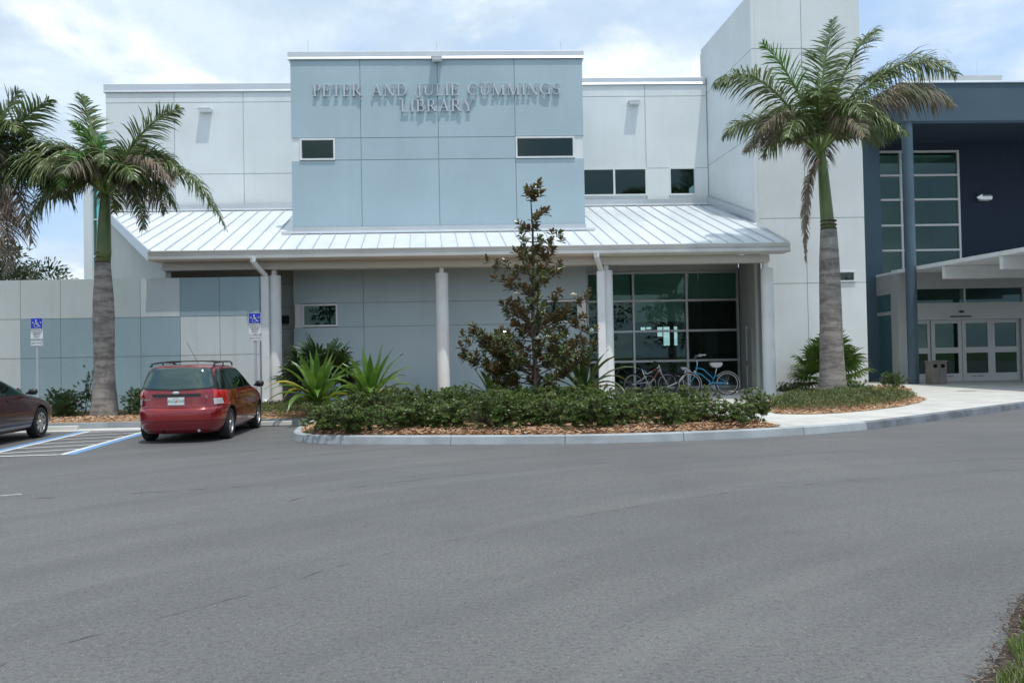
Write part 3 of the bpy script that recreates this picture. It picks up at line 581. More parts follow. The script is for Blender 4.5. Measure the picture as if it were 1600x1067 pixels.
# columns
for cx, ds in ((-6.36, 1), (-1.13, 0), (4.09, 1), (9.27, 0)):
    c = MB().lathe([(.215, .14), (.20, .16), (.20, 4.22), (.19, 4.24)], 28, (cx, 26.7, 0)).build('column', 'column_white', LB, smooth=True, autos=.6)
    MB().box(cx-.065 if ds or cx < 0 else cx-.13, cx+.065 if cx < 5 else cx+.01, 26.62, 26.78, 4.24, 4.43).build('column_cap_post', 'trim_white', c)
    if ds:
        x = cx-.22
        d = MB(); d.box(x-.12, x+.11, 26.33, 26.50, .16, 4.20)
        p = [(x-.20, 25.80, 4.70), (x-.20, 25.80, 4.60), (x-.15, 25.95, 4.48), (x+.02, 26.40, 4.22)]
        d.tube(p, .085, 4); d.tube([(x, 26.4, .35), (x-.04, 26.2, .26), (x-.15, 25.8, .20)], .09, 4)
        d.build('downspout', 'trim_white', LB)
# diagonal end wall under the left rake
p, q = Vector((-9.72, 26.7)), Vector((-14.2, 33.35)); b = MB(); n = Vector((.14, .09))
b.add([(p.x, p.y, 0), (q.x, q.y, 0), (q.x, q.y, zr(q.y)-.2), (p.x, p.y, zr(p.y)-.2), (p.x+n.x, p.y+n.y, 0), (q.x+n.x, q.y+n.y, 0), (q.x+n.x, q.y+n.y, zr(q.y)-.2), (p.x+n.x, p.y+n.y, zr(p.y)-.2)], [(0, 3, 2, 1), (4, 5, 6, 7), (0, 1, 5, 4), (1, 2, 6, 5), (2, 3, 7, 6), (3, 0, 4, 7)])
b.build('end_wall', 'stucco_beige', LB)
# wall at the back of the canopy, left
walls(LB, 'ground_floor_wall', [-11.1, -8.95, -7.72, -6.14], [.14, 2.65, 3.39, 4.18, 5.75], 28.98, 'stucco_beige')
MB().box(-6.72, -6.42, 28.76, 28.975, 2.84, 3.10).build('loudspeaker', 'black', LB)
# storefront
MB().box(3.67, 10.45, 33.42, 33.6, 4.85, 7.3).build('storefront_header', 'stucco_beige', LB)
MB().box(3.67, 4.28, 33.42, 33.6, .14, 4.849).build('ground_floor_wall', 'stucco_beige', LB)
window(LB, 4.3, 10.42, .17, 4.84, 33.40, xs=(6.18, 8.32), zs=(1.28, 2.47, 3.68), gm='glass', fm='alu_frame', fr=.085, name='storefront_window', deep=.14)
# tower
TP = [(9.80, 29.3), (13.70, 29.3), (13.70, 34.5), (9.30, 34.5), (9.30, 33.4)]
TH = [(12.72, 13.32, 3.98, 4.36)]
walls(LB, 'tower_front', [9.945, 11.6, 13.70], [.14, 3.95, 6.25, 9.2, 12.26, 15.3], 29.28, 'stucco_white', TH, depth=.3)
window(LB, 12.72, 13.32, 3.98, 4.36, 29.28, gm='glass_dark', fr=.05)
def sidewall(x, x2, z0, z1, t=.02, m='stucco_white', ya=29.30, yb=33.9):
    b = MB(); b.add([(x, ya, z0), (x2, yb, z0), (x2, yb, z1), (x, ya, z1), (x+.12, ya, z0), (x2+.12, yb, z0), (x2+.12, yb, z1), (x+.12, ya, z1)], [(0, 3, 2, 1), (4, 5, 6, 7), (0, 1, 5, 4), (1, 2, 6, 5), (2, 3, 7, 6), (3, 0, 4, 7)]); return b
ts = sidewall(9.82, 9.30, 5.2, 13.87).build('tower_side', 'joint_dark', LB)
for (a0, b0), (a1, b1) in (((5.2, 5.2), (9.20, 9.04)), ((9.222, 9.062), (12.25, 11.95)), ((12.272, 11.972), (14.25, 13.92))):
    b = MB(); xa, xb, ya, yb = 9.80, 9.272, 29.28, 33.93; b.add([(xa, ya, a0), (xb, yb, b0), (xb, yb, b1), (xa, ya, a1), (xa+.14, ya, a0), (xb+.14, yb, b0), (xb+.14, yb, b1), (xa+.14, ya, a1)], [(0, 3, 2, 1), (4, 5, 6, 7), (0, 1, 5, 4), (1, 2, 6, 5), (2, 3, 7, 6), (3, 0, 4, 7)]); b.build('panel', 'stucco_white', ts)
MB().box(13.55, 13.70, 29.60, 37.0, .14, 15.3).build('tower_side', 'stucco_white', LB)
MB().box(9.9, 13.5, 29.7, 33.9, 13.6, 13.8).build('flat_roof', 'interior_dark', LB)
MB().box(9.3, 13.54, 33.95, 34.15, 7, 13.8).build('tower_back', 'stucco_white', LB)
# alcove side wall with a door
aw = MB(); aw.add([(9.84, 29.62, .14), (10.46, 33.4, .14), (10.46, 33.4, 5.3), (9.84, 29.62, 5.3), (10.1, 29.62, .14), (10.7, 33.4, .14), (10.7, 33.4, 5.3), (10.1, 29.62, 5.3)], [(0, 3, 2, 1), (4, 5, 6, 7), (0, 1, 5, 4), (1, 2, 6, 5), (2, 3, 7, 6), (3, 0, 4, 7)]); aw.build('alcove_wall', 'stucco_beige', LB)
def onside(t, z, o=0.): return (9.84+.62*t-o, 29.62+3.78*t, z)
dr = MB(); dr.add([onside(.22, .17, .03), onside(.50, .17, .03), onside(.50, 2.45, .03), onside(.22, 2.45, .03), onside(.22, .17, -.01), onside(.50, .17, -.01), onside(.50, 2.45, -.01), onside(.22, 2.45, -.01)], [(0, 3, 2, 1), (4, 5, 6, 7), (0, 1, 5, 4), (1, 2, 6, 5), (2, 3, 7, 6), (3, 0, 4, 7)])
door = dr.build('door', 'door_paint', LB); MB().obox(onside(.46, 1.15, .07), .05, .05, .16).build('handle', 'chrome', door)
MB().obox(onside(.52, 1.3, .03), .05, .08, 2.5).build('door_frame', 'trim_white', LB)
# left section with teal glass
walls(LB, 'rear_wall', [-15.55, -15.22], [0, 10.9], 34, 'stucco_white', depth=.4)
window(LB, -15.215, -13.9, .3, 10.8, 34.0, xs=(-14.86, -14.5), zs=(1.6, 3.2, 4.2, 5.14, 5.83, 7.3, 8.8), gm='glass_teal', fm='alu_frame', name='tall_window')
MB().box(-15.2, -13.95, 36.5, 36.6, 0, 11).build('inner_wall', 'interior_white', LB)
# interior seen through the storefront
MB().box(3.9, 20, 34.0, 50.6, .10, .14).build('floor', 'interior_mid', LB); MB().box(3.7, 13.5, 33.8, 50.6, 4.9, 5.0).build('ceiling', 'interior_white', LB)
b = MB()
for r in rect_minus((-2, 20, .14, 4.9), [(6.6, 6.95, 2.95, 3.17), (7.02, 7.2, 2.95, 3.1), (9.66, 9.95, 3.0, 3.17), (10.0, 10.3, 3.04, 3.17), (10.66, 10.98, 2.6, 3.16), (11.02, 11.41, 2.05, 3.16), (11.66, 11.87, 2.05, 3.18)]): b.box(r[0], r[1], 50, 50.1, r[2], r[3])
b.build('inner_wall', 'interior_mid', LB)
MB().box(3.9, 4.0, 34, 50, .14, 4.9).build('inner_wall', 'interior_dark', LB)
MB().box(13.35, 13.5, 34.2, 50, .14, 4.9).build('inner_wall', 'interior_mid', LB)
for x0, x1, z in ((4.32, 6.1, 3.72), (6.24, 8.26, 2.86), (8.38, 10.35, 3.72)): MB().box(x0, x1, 33.62, 33.635, z, 4.75).build('roller_shade', 'shade_cloth', LB)
MB().lathe([(.06, .14), (.27, .0), (.28, -.02), (.02, -.03)], 20, (5.75, 38, 3.3)).build('pendant_lamp', 'yellow_lamp', LB)
for k in range(5): MB().box(5.2+k*1.6, 6.5+k*1.6, 41, 41.4, .14, 1.55).build('bookshelf', 'book_mix', LB)
# dark rooms behind the upper windows
for x0, x1, y, z0, z1 in ((3.9, 9.2, 33.65, 7.5, 9.4), (-6.0, 3.5, 28.65, 2.4, 3.7), (-6.0, 3.5, 28.65, 7.9, 9.3), (12.4, 13.5, 29.65, 3.6, 4.7)):
    b = MB(); b.box(x0, x1, y+2.4, y+2.5, z0, z1); b.box(x0, x1, y, y+2.4, z1, z1+.05); b.box(x0, x1, y, y+2.4, z0-.05, z0); b.build('room_shell', 'interior_mid', LB)
# --- slate portico
pf = MB().box(17.42, 34, 33.5, 33.9, 10.82, 12.36).build('portico_fascia', 'stucco_slate', LB)
MB().box(17.42, 17.72, 33.901, 38.0, 10.82, 12.36).build('portico_fascia', 'stucco_slate', LB)
coping(17.36, 34.05, 33.5, 12.361, 12.46)
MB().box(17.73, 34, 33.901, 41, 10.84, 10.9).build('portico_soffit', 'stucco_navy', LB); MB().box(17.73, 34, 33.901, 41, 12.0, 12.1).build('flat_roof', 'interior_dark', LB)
MB().lathe([(.23, .14), (.21, .16), (.21, 10.83)], 28, (17.66, 33.74, 0)).build('column', 'slate_paint', LB, smooth=True, autos=.6)
ph = [(18.05, 21.88, .15, 10.52), (24.5, 28, .15, 2.8)]
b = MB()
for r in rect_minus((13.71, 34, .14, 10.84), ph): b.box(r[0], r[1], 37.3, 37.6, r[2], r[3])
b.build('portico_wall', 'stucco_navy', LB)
MB().box(17.05, 18.04, 36.9, 37.29, .14, 10.83).build('slate_pier', 'stucco_slate', LB)
MB().box(13.72, 17.04, 36.95, 37.29, .14, 10.83).build('slate_pier', 'stucco_slate', LB)
window(LB, 18.05, 21.88, .15, 10.52, 37.3, xs=(19.18,), zs=(3.0, 4.86, 6.01, 7.14, 8.3, 9.4), gm='glass', fm='alu_dull', fr=.09, name='curtain_wall')
b = MB(); b.box(17.9, 23.5, 42.5, 42.6, .15, 10.8); b.box(23.4, 23.5, 37.7, 42.5, .15, 10.8); b.box(17.9, 23.5, 37.7, 42.5, .1, .15)
b.build('lobby_wall', 'interior_mid', LB); MB().box(17.9, 19.2, 39.5, 39.7, .15, 8.9).build('lobby_pier', 'interior_white', LB)
MB().box(17.9, 23.4, 37.7, 42.5, 10.3, 10.4).build('lobby_ceiling', 'interior_white', LB)
# entrance wall light
o = MB().ext([(37.3, 8.20), (37.02, 8.22), (36.98, 8.36), (37.15, 8.46), (37.299, 8.46)], 'x', 22.75, 23.2).build('wall_light', 'lamp_body', LB)
MB().add([(22.5, 37.05, 8.32), (22.74, 36.99, 8.22), (22.74, 36.99, 8.46), (22.74, 37.25, 8.46), (22.74, 37.25, 8.22)], [(0, 1, 2), (0, 2, 3), (0, 3, 4), (0, 4, 1), (1, 4, 3, 2)]).build('lens', 'lamp_lens', o)
# vestibule
VZ = 4.78
MB().box(17.72, 18.15, 35.0, 35.35, .14, VZ).build('vestibule_post', 'alu_dull', LB); MB().box(17.71, 17.80, 35.36, 35.55, .14, VZ).build('vestibule_post', 'alu_dull', LB)
b = MB(); b.box(18.151, 23.4, 35.0, 35.2, 4.16, VZ); b.box(18.151, 23.4, 34.98, 35.2, 2.78, 3.42); b.build('vestibule_header', 'alu_dull', LB); MB().box(23.05, 23.4, 35.0, 35.2, .14, 2.779).build('vestibule_post', 'alu_dull', LB)
window(LB, 18.16, 23.2, 3.421, 4.159, 35.02, xs=(20.62,), gm='glass', fm='alu_dull', fr=.07, name='transom_window')
sw = MB().box(17.73, 17.83, 35.56, 37.28, 4.2, VZ).build('vestibule_header', 'alu_dull', LB)
b = MB(); b.box(17.74, 17.82, 35.56, 35.64, .15, 4.199); b.box(17.74, 17.82, 37.1, 37.28, .15, 4.199); b.box(17.74, 17.82, 35.64, 37.1, 3.05, 3.2); b.box(17.74, 17.82, 35.64, 37.1, .15, .35); b.box(17.74, 17.82, 35.64, 37.1, 3.95, 4.199)
s_ = b.build('side_window', 'alu_dull', LB)
for z0, z1 in ((.35, 3.05), (3.2, 3.95)): MB().add([(17.78, 35.64, z0), (17.78, 37.1, z0), (17.78, 37.1, z1), (17.78, 35.64, z1)], [(0, 1, 2, 3)]).build('pane', 'glass', s_)
for i, (x0, x1) in enumerate(((18.16, 19.14), (19.16, 20.48), (20.50, 21.76), (21.78, 23.04))):
    yy = 35.06+(.05 if i in (0, 3) else 0); b = MB(); fr = .16 if i else .12
    for r in rect_minus((x0, x1, .16, 2.775), [(x0+fr, x1-fr, .50, 1.36), (x0+fr, x1-fr, 1.60, 2.62)]): b.box(r[0], r[1], yy, yy+.06, r[2], r[3])
    d = b.build('sliding_door', 'alu_dull', LB)
    for z0, z1 in ((.50, 1.36), (1.60, 2.62)): MB().add([(x0+fr, yy+.03, z0), (x1-fr, yy+.03, z0), (x1-fr, yy+.03, z1), (x0+fr, yy+.03, z1)], [(0, 1, 2, 3)]).build('pane', 'glass_dark', d)
    if i in (1, 2):
        b = MB()
        for k in range(10):
            if k == 4: continue
            xx = (x0+x1)/2-.24+k*.05; b.box(xx, xx+.034, yy-.003, yy-.001, .36, .40)
        b.build('door_notice', 'ink', d)
    if i == 0: MB().box(x0+.30, x1-.16, yy+.034, yy+.036, 1.9, 2.3).build('poster', 'shade_cloth', d)
MB().box(19.95, 20.85, 34.94, 34.978, 2.88, 2.93).build('door_sensor', 'black', LB); MB().lathe([(.0, 0), (.09, .02), (.09, .08), (.0, .10)], 12, (20.42, 34.9, 3.06)).build('door_camera', 'black', LB)
b = MB(); b.box(17.84, 23.4, 37.62, 37.7, .15, 4.7); b.build('lobby_back', 'interior_dark', LB) if 0 else None
MB().box(17.72, 23.4, 35.0, 37.29, VZ+.001, VZ+.1).build('vestibule_roof', 'trim_white', LB)
# white entrance canopy
MB().add([(17.78, 35.6, 4.80), (17.92, 22.8, 4.62), (29, 22.8, 4.62), (29, 34.95, 4.79), (18.2, 34.95, 4.79), (17.78, 35.6, 4.95), (17.92, 22.8, 4.77), (29, 22.8, 4.77), (29, 34.95, 4.94), (18.2, 34.95, 4.94)], [(4, 3, 2, 1, 0), (5, 6, 7, 8, 9), (0, 1, 6, 5), (1, 2, 7, 6), (2, 3, 8, 7), (3, 4, 9, 8), (4, 0, 5, 9)]).build('entrance_canopy', 'trim_white', LB)
for yb in (24.4, 28.1, 31.7): MB().box(17.93, 29, yb, yb+.2, 4.24, 4.625+.0125*(yb-22.8)).build('canopy_beam', 'trim_white', LB)
for yb in (24.5, 31.8): MB().lathe([(.16, .14), (.16, 4.25)], 20, (26.4, yb, 0)).build('column', 'slate_paint', LB, smooth=True, autos=.6)
# ================================================================ SCREEN WALL
SW = thing('screen_wall', (-12, 26.2, 0), 'tall freestanding screen wall of white and blue square panels behind the parking bays', 'wall')
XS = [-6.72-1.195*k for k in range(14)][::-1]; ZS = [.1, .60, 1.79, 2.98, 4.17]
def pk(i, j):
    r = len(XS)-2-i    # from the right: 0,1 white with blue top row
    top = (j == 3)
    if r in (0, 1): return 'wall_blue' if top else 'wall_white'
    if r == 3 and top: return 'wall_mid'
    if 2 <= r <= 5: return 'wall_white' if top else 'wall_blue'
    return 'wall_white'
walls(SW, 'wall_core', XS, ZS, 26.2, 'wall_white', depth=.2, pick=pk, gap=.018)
# ================================================================ PLANTS
def leafmesh(b, base, d, up, l, w_, droop=.0, fold=.25):
    """one leaf of 4 triangles: folded along its midrib"""
    d = d.normalized(); s = d.cross(up)
    if s.length < 1e-3: s = Vector((1, 0, 0))
    s.normalize(); n = s.cross(d).normalized(); mid = base+d*l*.5-n*0; tip = base+d*l+Vector((0, 0, -droop*l)); e = n*fold*w_
    b.add([base, mid+s*w_*.5+e, tip, mid-s*w_*.5+e, mid], [(0, 4, 1), (1, 4, 2), (4, 0, 3), (4, 3, 2)])
def rv(a=1.): return Vector((rnd.uniform(-a, a), rnd.uniform(-a, a), rnd.uniform(-a, a)))
def shrub_mesh(seed, rx, rz, nt=70, nl=13, L_=.085, W_=.038):
    global rnd
    rnd = random.Random(seed); b = MB(); st = MB()
    lobes = [(Vector((rnd.uniform(-.5, .5)*rx, rnd.uniform(-.5, .5)*rx, rz*rnd.uniform(.45, .68))), rnd.uniform(.5, .72)) for _ in range(6)]
    for i in range(nt):
        c, r = lobes[i % 6]; a = rnd.uniform(0, 6.283); e = math.asin(rnd.uniform(-.95, 1)); k = rnd.uniform(.72, 1.1) if rnd.random() < .8 else rnd.uniform(.3, .7)
        dr_ = Vector((math.cos(a)*math.cos(e), math.sin(a)*math.cos(e), math.sin(e))); p = c+Vector((dr_.x*rx*r, dr_.y*rx*r, dr_.z*rz*r*.75))*k
        p.z = abs(p.z-.06)+.06; ax = (dr_+Vector((0, 0, .5))+rv(.25)).normalized(); q = ax.orthogonal().normalized(); q2 = ax.cross(q)
        for j in range(nl):
            t = j*2.4; el = .25+.75*(j/nl); dd = (q*math.cos(t)+q2*math.sin(t))*(1.15-el*.75)+ax*el; leafmesh(b, p-ax*(.05*(1-j/nl)), dd+rv(.15), ax, L_*rnd.uniform(.7, 1.15), W_*rnd.uniform(.8, 1.1), .1)
        if i % 3 == 0: st.tube([(c.x*.2, c.y*.2, 0), (c.x*.7, c.y*.7, c.z*.5), p], [.012, .008, .004], 4)
    return b, st
shr = []
for s_ in range(5):
    b, st = shrub_mesh(20+s_, .50, .86, 170, 14); r = thing('hedge_shrub', (0, 0, 0), 'x', 'shrub', 'glossy green shrubs of the hedge along the kerb'); b.build('foliage', 'leaf_shrub', r, local=True); st.build('stem', 'twig', r, local=True) ; shr.append(r)
used = [False]*5
def put(proto, i, loc, rz, sc_, label, group=None, flags=used):
    if flags[i]: o = copy_tree(proto[i])
    else: o = proto[i]; flags[i] = True
    o.location = loc; o.rotation_euler.z = rz; o.scale = sc_ if isinstance(sc_, tuple) else (sc_,)*3; o['label'] = label
    if group: o['group'] = group
    return o
rnd = random.Random(77)
# front row (X, Y, scale)
FR = [(-2.95, 16.85, .95), (-2.45, 16.6, .9), (-1.72, 16.75, .92), (-1.02, 16.9, .95), (-.35, 16.55, .95), (.30, 16.25, 1.05), (1.10, 16.6, .95), (1.62, 16.2, .98), (2.35, 16.05, 1.0), (2.98, 16.6, .95), (3.55, 16.15, .92), (4.15, 16.55, .90), (4.72, 16.35, .95)]
nm = ['first', 'second', 'third', 'fourth', 'fifth', 'sixth', 'seventh', 'eighth', 'ninth', 'tenth', 'eleventh', 'twelfth', 'thirteenth']
for k, (x, y, s) in enumerate(FR): put(shr, k % 5, (x, y-.27, .14), rnd.uniform(0, 6), (s*1.2, s*1.12, s*.66*rnd.uniform(.88, 1.12)), 'glossy green shrub in the front row of the kerb hedge, %s from its left end' % nm[k])
put(shr, 3, (5.50, 16.55, .17), 1.0, (.92, .85, .72), 'glossy green shrub standing apart at the right end of the kerb hedge')
k = 0
for row, (y0, xa, xb, dx) in enumerate(((17.6, -2.9, 4.6, .62), (18.5, -2.6, 4.3, .64), (19.5, -1.9, 4.0, .66))):
    x = xa; i = 0; n_ = int((xb-xa)/dx)
    while x < xb:
        k += 1; s = rnd.uniform(.93, 1.08)
        put(shr, k % 5, (x+rnd.uniform(-.1, .1), y0+rnd.uniform(-.2, .2), .20), rnd.uniform(0, 6), (s*.98, s*.98, s*(.72 if x < 2.6 else .64)*rnd.uniform(.85, 1.12)), 'glossy green shrub in the %s row of the kerb hedge, %s from its left end' % (('second', 'third', 'rearmost')[row], nm[i]), 'glossy green shrubs of the hedge along the kerb')
        x += dx; i += 1
# looser shrubs by the screen wall
b, st = shrub_mesh(51, .50, .90, 190, 13, .07, .034); ls = thing('wall_shrub', (0, 0, 0), 'x', 'shrub', 'loose green shrubs by the screen wall'); b.build('foliage', 'leaf_shrub_b', ls, local=True); st.build('stem', 'twig', ls, local=True)
b, st = shrub_mesh(52, .25, 1.0, 40, 10, .06, .03); tall = thing('wall_shrub', (0, 0, 0), 'x', 'shrub', 'loose green shrubs by the screen wall'); b.build('foliage', 'leaf_shrub_b', tall, local=True); st.build('stem', 'twig', tall, local=True)
LS = [ls, tall]; fl = [False, False]
put(LS, 0, (-11.15, 23.0, .2), 0, (1, 1, .8), 'green shrub behind the nose of the maroon car, left of the left palm', flags=fl)
put(LS, 0, (-10.7, 22.4, .2), 2, (1.0, 1, .72), 'low green shrub just left of the left palm trunk', flags=fl); put(LS, 1, (-10.75, 23.4, .25), 1, (1.1, 1.1, 1.15), 'tall thin shrub rising beside the left palm trunk', flags=fl)
put(LS, 0, (-8.95, 22.6, .2), 4, (.95, .95, .80), 'green shrub between the left palm trunk and the red wagon', flags=fl); put(LS, 0, (-8.55, 23.4, .2), 5, (1.0, 1.0, 1.25), 'taller green shrub behind the rear corner of the red wagon', flags=fl)
put(LS, 0, (-12.6, 23.2, .2), 5, (1, 1, .85), 'green shrub hidden mostly behind the maroon car roof', flags=fl)
# crisp bush beside the glass entrance
b, st = shrub_mesh(61, .50, .60, 130, 13, .09, .022); eb = thing('entrance_bush', (14.35, 28.8, .17), 'low bright green bush by the slate pier beside the glass entrance', 'bush'); b.build('foliage', 'leaf_shrub_b', eb, local=True); st.build('stem', 'twig', eb, local=True); eb.scale = (1.15, 1.1, .95)
b, st = shrub_mesh(62, .50, .40, 90, 13, .07, .02); eb2 = thing('low_bush', (12.55, 27.9, .17), 'low dark green bush against the white tower right of the palm', 'bush'); b.build('foliage', 'leaf_shrub', eb2, local=True); st.build('stem', 'twig', eb2, local=True)
eb3 = copy_tree(eb2); eb3.location = (10.45, 28.2, .16); eb3.scale = (.9, .9, .9); eb3['label'] = 'low dark green bush at the tower foot right of the last white column'
def cover(poly, n, label, hmax, m='cover_leaf', L_=.07):
    x0, x1 = min(p[0] for p in poly), max(p[0] for p in poly); y0, y1 = min(p[1] for p in poly), max(p[1] for p in poly); b = MB(); k = 0
    while k < n:
        p = (rnd.uniform(x0, x1), rnd.uniform(y0, y1))
        if not inside(p, poly): continue
        v = max(0, min(1, noise.noise(Vector((p[0]*2.2, p[1]*2.2, 3)))*.9+.5)); d = edge_d(p, poly)
        if rnd.random() > min(1, d/.25)*.5+.5*v: continue
        k += 1; h = hmax*(.35+.65*v)*min(1, .3+d/.6)*rnd.uniform(.35, 1)
        leafmesh(b, Vector((p[0], p[1], .19+h*.8)), Vector((rnd.uniform(-1, 1), rnd.uniform(-1, 1), rnd.uniform(0, .8))), Vector((0, 0, 1)), L_*rnd.uniform(.6, 1.2), .025, .2)
    tag(b.build('ground_cover', m), label, 'ground cover', kind='stuff')
cover([(6.85, 19.15), (7.4, 18.95), (8.3, 19.1), (9.5, 20.0), (10.9, 21.4), (12.2, 23.1), (12.7, 24.4), (11.9, 25.2), (10.4, 25.8), (9.1, 24.9), (8.1, 23.1), (7.2, 21.0)], 15000, 'low spreading green ground cover around the foot of the right palm', .42, L_=.13)
cover([(-6.7, 21.5), (-3.9, 21.4), (-3.0, 21.0), (-2.9, 23.6), (-5.0, 25.8), (-6.8, 25.8)], 9000, 'low green ground cover under the strap-leaved plants beside the downspout column', .34, L_=.11)
cover([(-12.6, 22.3), (-8.0, 22.3), (-8.0, 23.4), (-12.6, 23.6)], 2500, 'low green ground cover under the left palm', .22)
cover([(9.95, 27.6), (11.4, 27.3), (11.6, 28.8), (9.95, 29.1)], 1200, 'low dark ground cover at the foot of the white tower', .22)
# --- royal palms
def bez(a, b_, c, t): return a*(1-t)**2+b_*2*t*(1-t)+c*t*t
def frond(parent, p0, p1, p2, Ll=.75, m='frond_green', n=64, seed=0, w_=.034, grav=.55, label=None, spread=1., t0=.16):
    r = random.Random(seed); p0, p1, p2 = Vector(p0), Vector(p1), Vector(p2); b = MB(); fr = MB()
    fr.tube([bez(p0, p1, p2, t/10) for t in range(11)], [.045*(1-t/11.5)+.006 for t in range(11)], 5)
    Ll *= 1.22; n = int(n*1.6); w_ *= 1.3; grav *= 1.1
    for i in range(n):
        t = t0+(1-t0)*i/n; p = bez(p0, p1, p2, t); T = (bez(p0, p1, p2, min(1, t+.02))-bez(p0, p1, p2, t-.02)).normalized()
        S = T.cross(Vector((0, 0, 1)))
        if S.length < .2: S = T.cross(Vector((0, 1, 0)))
        S.normalize(); Un = S.cross(T).normalized(); u = (t-t0)/(1-t0); ln = Ll*(.55+.45*math.sin(math.pi*min(1, u*1.15)))*(1 if u < .8 else 1-.55*(u-.8)/.2)
        for sd in (-1, 1):
            if r.random() < .04: continue
            pl = r.choice((-.35, .05, .45))+r.uniform(-.18, .18); d = (S*sd*spread+T*(.45+.5*u+r.uniform(-.1, .1))+Un*pl).normalized(); q = p.copy(); l = ln*r.uniform(.8, 1.1); seg = 4
            wd = w_*r.uniform(.8, 1.15); pts = [q.copy()]; g = grav*r.uniform(.75, 1.3)
            for k in range(seg):
                q = q+d*l/seg; d = (d+Vector((0, 0, -g*(.35+.45*k/seg)))).normalized(); pts.append(q.copy())
            wv = (T*.8+rvs(r)*.35).normalized(); ws = [.6, 1., .95, .6, .0]; vs = []
            for k, q in enumerate(pts[:-1]): vs += [q-wv*wd*ws[k]*.5, q+wv*wd*ws[k]*.5]
            vs.append(pts[-1]); fs = [(2*k, 2*k+1, 2*k+3, 2*k+2) for k in range(seg-1)]+[(2*seg-2, 2*seg-1, 2*seg)]
            b.add(vs, fs)
    fr.k = 1; fr.mi = [1]*len(fr.f); b.mi = [0]*len(b.f); b.k = 1; b.add(fr.v, fr.f)
    return b.build('frond', [m, 'frond_dry' if m == 'frond_dry' else 'rachis'], parent, label=label)
def rvs(r): return Vector((r.uniform(-1, 1), r.uniform(-1, 1), r.uniform(-1, 1)))
def trunk(parent, x, y, z0, prof, shaft, dx=0., ym='palm_bark', dry=True):
    b = MB().lathe([(r, z) for r, z in prof], 28, (x, y, 0), wob=lambda a, z: .03*noise.noise(Vector((math.cos(a)*2, math.sin(a)*2, z*4)))); b.build('trunk', ym, parent, smooth=True)
    z1 = prof[-1][1]; c = MB(); pts = []; n = len(shaft)
    c.tube([(x+dx*(k/(n-1))**1.2, y, z) for k, (r, z) in enumerate(shaft)], [r for r, z in shaft], 20); cs = c.build('crownshaft', 'crownshaft', parent, smooth=True)
    for k in range(3):
        z = shaft[0][1]+.03+k*.12; MB().lathe([(shaft[0][0]*1.0, z-.02), (shaft[0][0]*1.05, z), (shaft[0][0]*1.0, z+.025)], 24, (x, y, 0)).build('leaf_scar', 'crownshaft_dry', cs)
# right palm
px, py = 10.72, 25.3
PR = thing('palm_tree', (px, py, .17), 'tall royal palm with thick grey trunk in front of the white tower', 'palm tree', 'royal palms before the library')
trunk(PR, px, py, .17, [(.50, .10), (.455, .25), (.41, .5), (.375, .9), (.35, 1.4), (.335, 2.0), (.325, 2.8), (.31, 3.6), (.285, 4.4), (.24, 5.25)], [(.235, 5.24), (.20, 5.5), (.18, 6.2), (.15, 7.0), (.11, 7.7), (.05, 8.2)], dx=-.22)
cx = px-.22
def F(dx, dy, dz, mx, my, mz, **k):
    c = Vector((cx, py, 7.55)); frond(PR, c+Vector((0, 0, .0)), c+Vector((mx, my, mz)), c+Vector((dx, dy, dz)), **k)
F(-3.35, -.8, 1.95, -1.9, -.5, 3.1, seed=1, Ll=.95, grav=.75, n=84)
F(-1.75, -.2, 3.35, -.5, 0, 2.3, seed=2, m='frond_bright', Ll=.62, grav=.25, n=70, spread=.7)
F(.65, .3, 4.25, .15, .2, 2.6, seed=3, Ll=.75, grav=.25, n=76)
F(2.15, .5, 4.05, .9, .3, 3.3, seed=4, Ll=.75, grav=.5, n=76)
F(4.15, -.3, 2.35, 2.2, -.2, 3.9, seed=5, Ll=1.05, grav=.95, n=88)
F(3.4, -1.4, 1.1, 2.0, -1.0, 2.5, seed=6, m='frond_mixed', Ll=1.0, grav=1.1, n=84)
F(3.7, .3, 2.0, 2.0, .2, 2.6, seed=61, m='frond_dry', Ll=1.0, grav=1.2, n=64, label='dry brown frond drooping at the right of the crown')
F(-2.2, -1.2, .45, -1.3, -.9, 1.6, seed=7, m='frond_mixed', Ll=.8, grav=.8, n=76)
F(-2.6, 1.2, .9, -1.6, .8, 2.0, seed=8, Ll=.8, grav=.8, n=70)
F(1.7, -1.3, .3, 1.2, -.9, 1.6, seed=9, Ll=.85, grav=.85, n=76)
F(.3, -2.3, .5, .2, -1.5, 1.9, seed=10, Ll=.8, grav=.75, n=70)
F(-.9, -2.0, 1.2, -.5, -1.2, 2.0, seed=11, Ll=.75, grav=.7, n=70)
F(1.3, 1.8, 1.2, .8, 1.1, 2.4, seed=12, Ll=.85, grav=.7, n=70)
F(-1.0, 2.2, 1.6, -.5, 1.3, 2.5, seed=13, Ll=.8, grav=.6, n=60)
F(2.9, 1.0, 2.9, 1.5, .6, 2.9, seed=14, Ll=.9, grav=.7, n=76)
F(.05, .05, 2.6, 0, 0, 1.4, seed=15, m='frond_bright', Ll=.25, grav=.0, n=30, spread=.35)
for j in range(7):
    a = j*.9+.3; F(math.cos(a)*2.3, math.sin(a)*2.3-.3, rnd.uniform(-.3, .5), math.cos(a)*1.3, math.sin(a)*1.3, rnd.uniform(1.3, 1.8), seed=90+j, m=('frond_green', 'frond_mixed')[j % 2], Ll=.8, grav=.95, n=64)
c0 = Vector((cx-.05, py-.15, 7.35)); frond(PR, c0, c0+Vector((-.62, -.1, -.35)), c0+Vector((-.55, -.1, -3.1)), Ll=.36, m='frond_dry', n=90, seed=20, grav=1.3, w_=.045, spread=.5, label='dead brown frond hanging down beside the trunk')
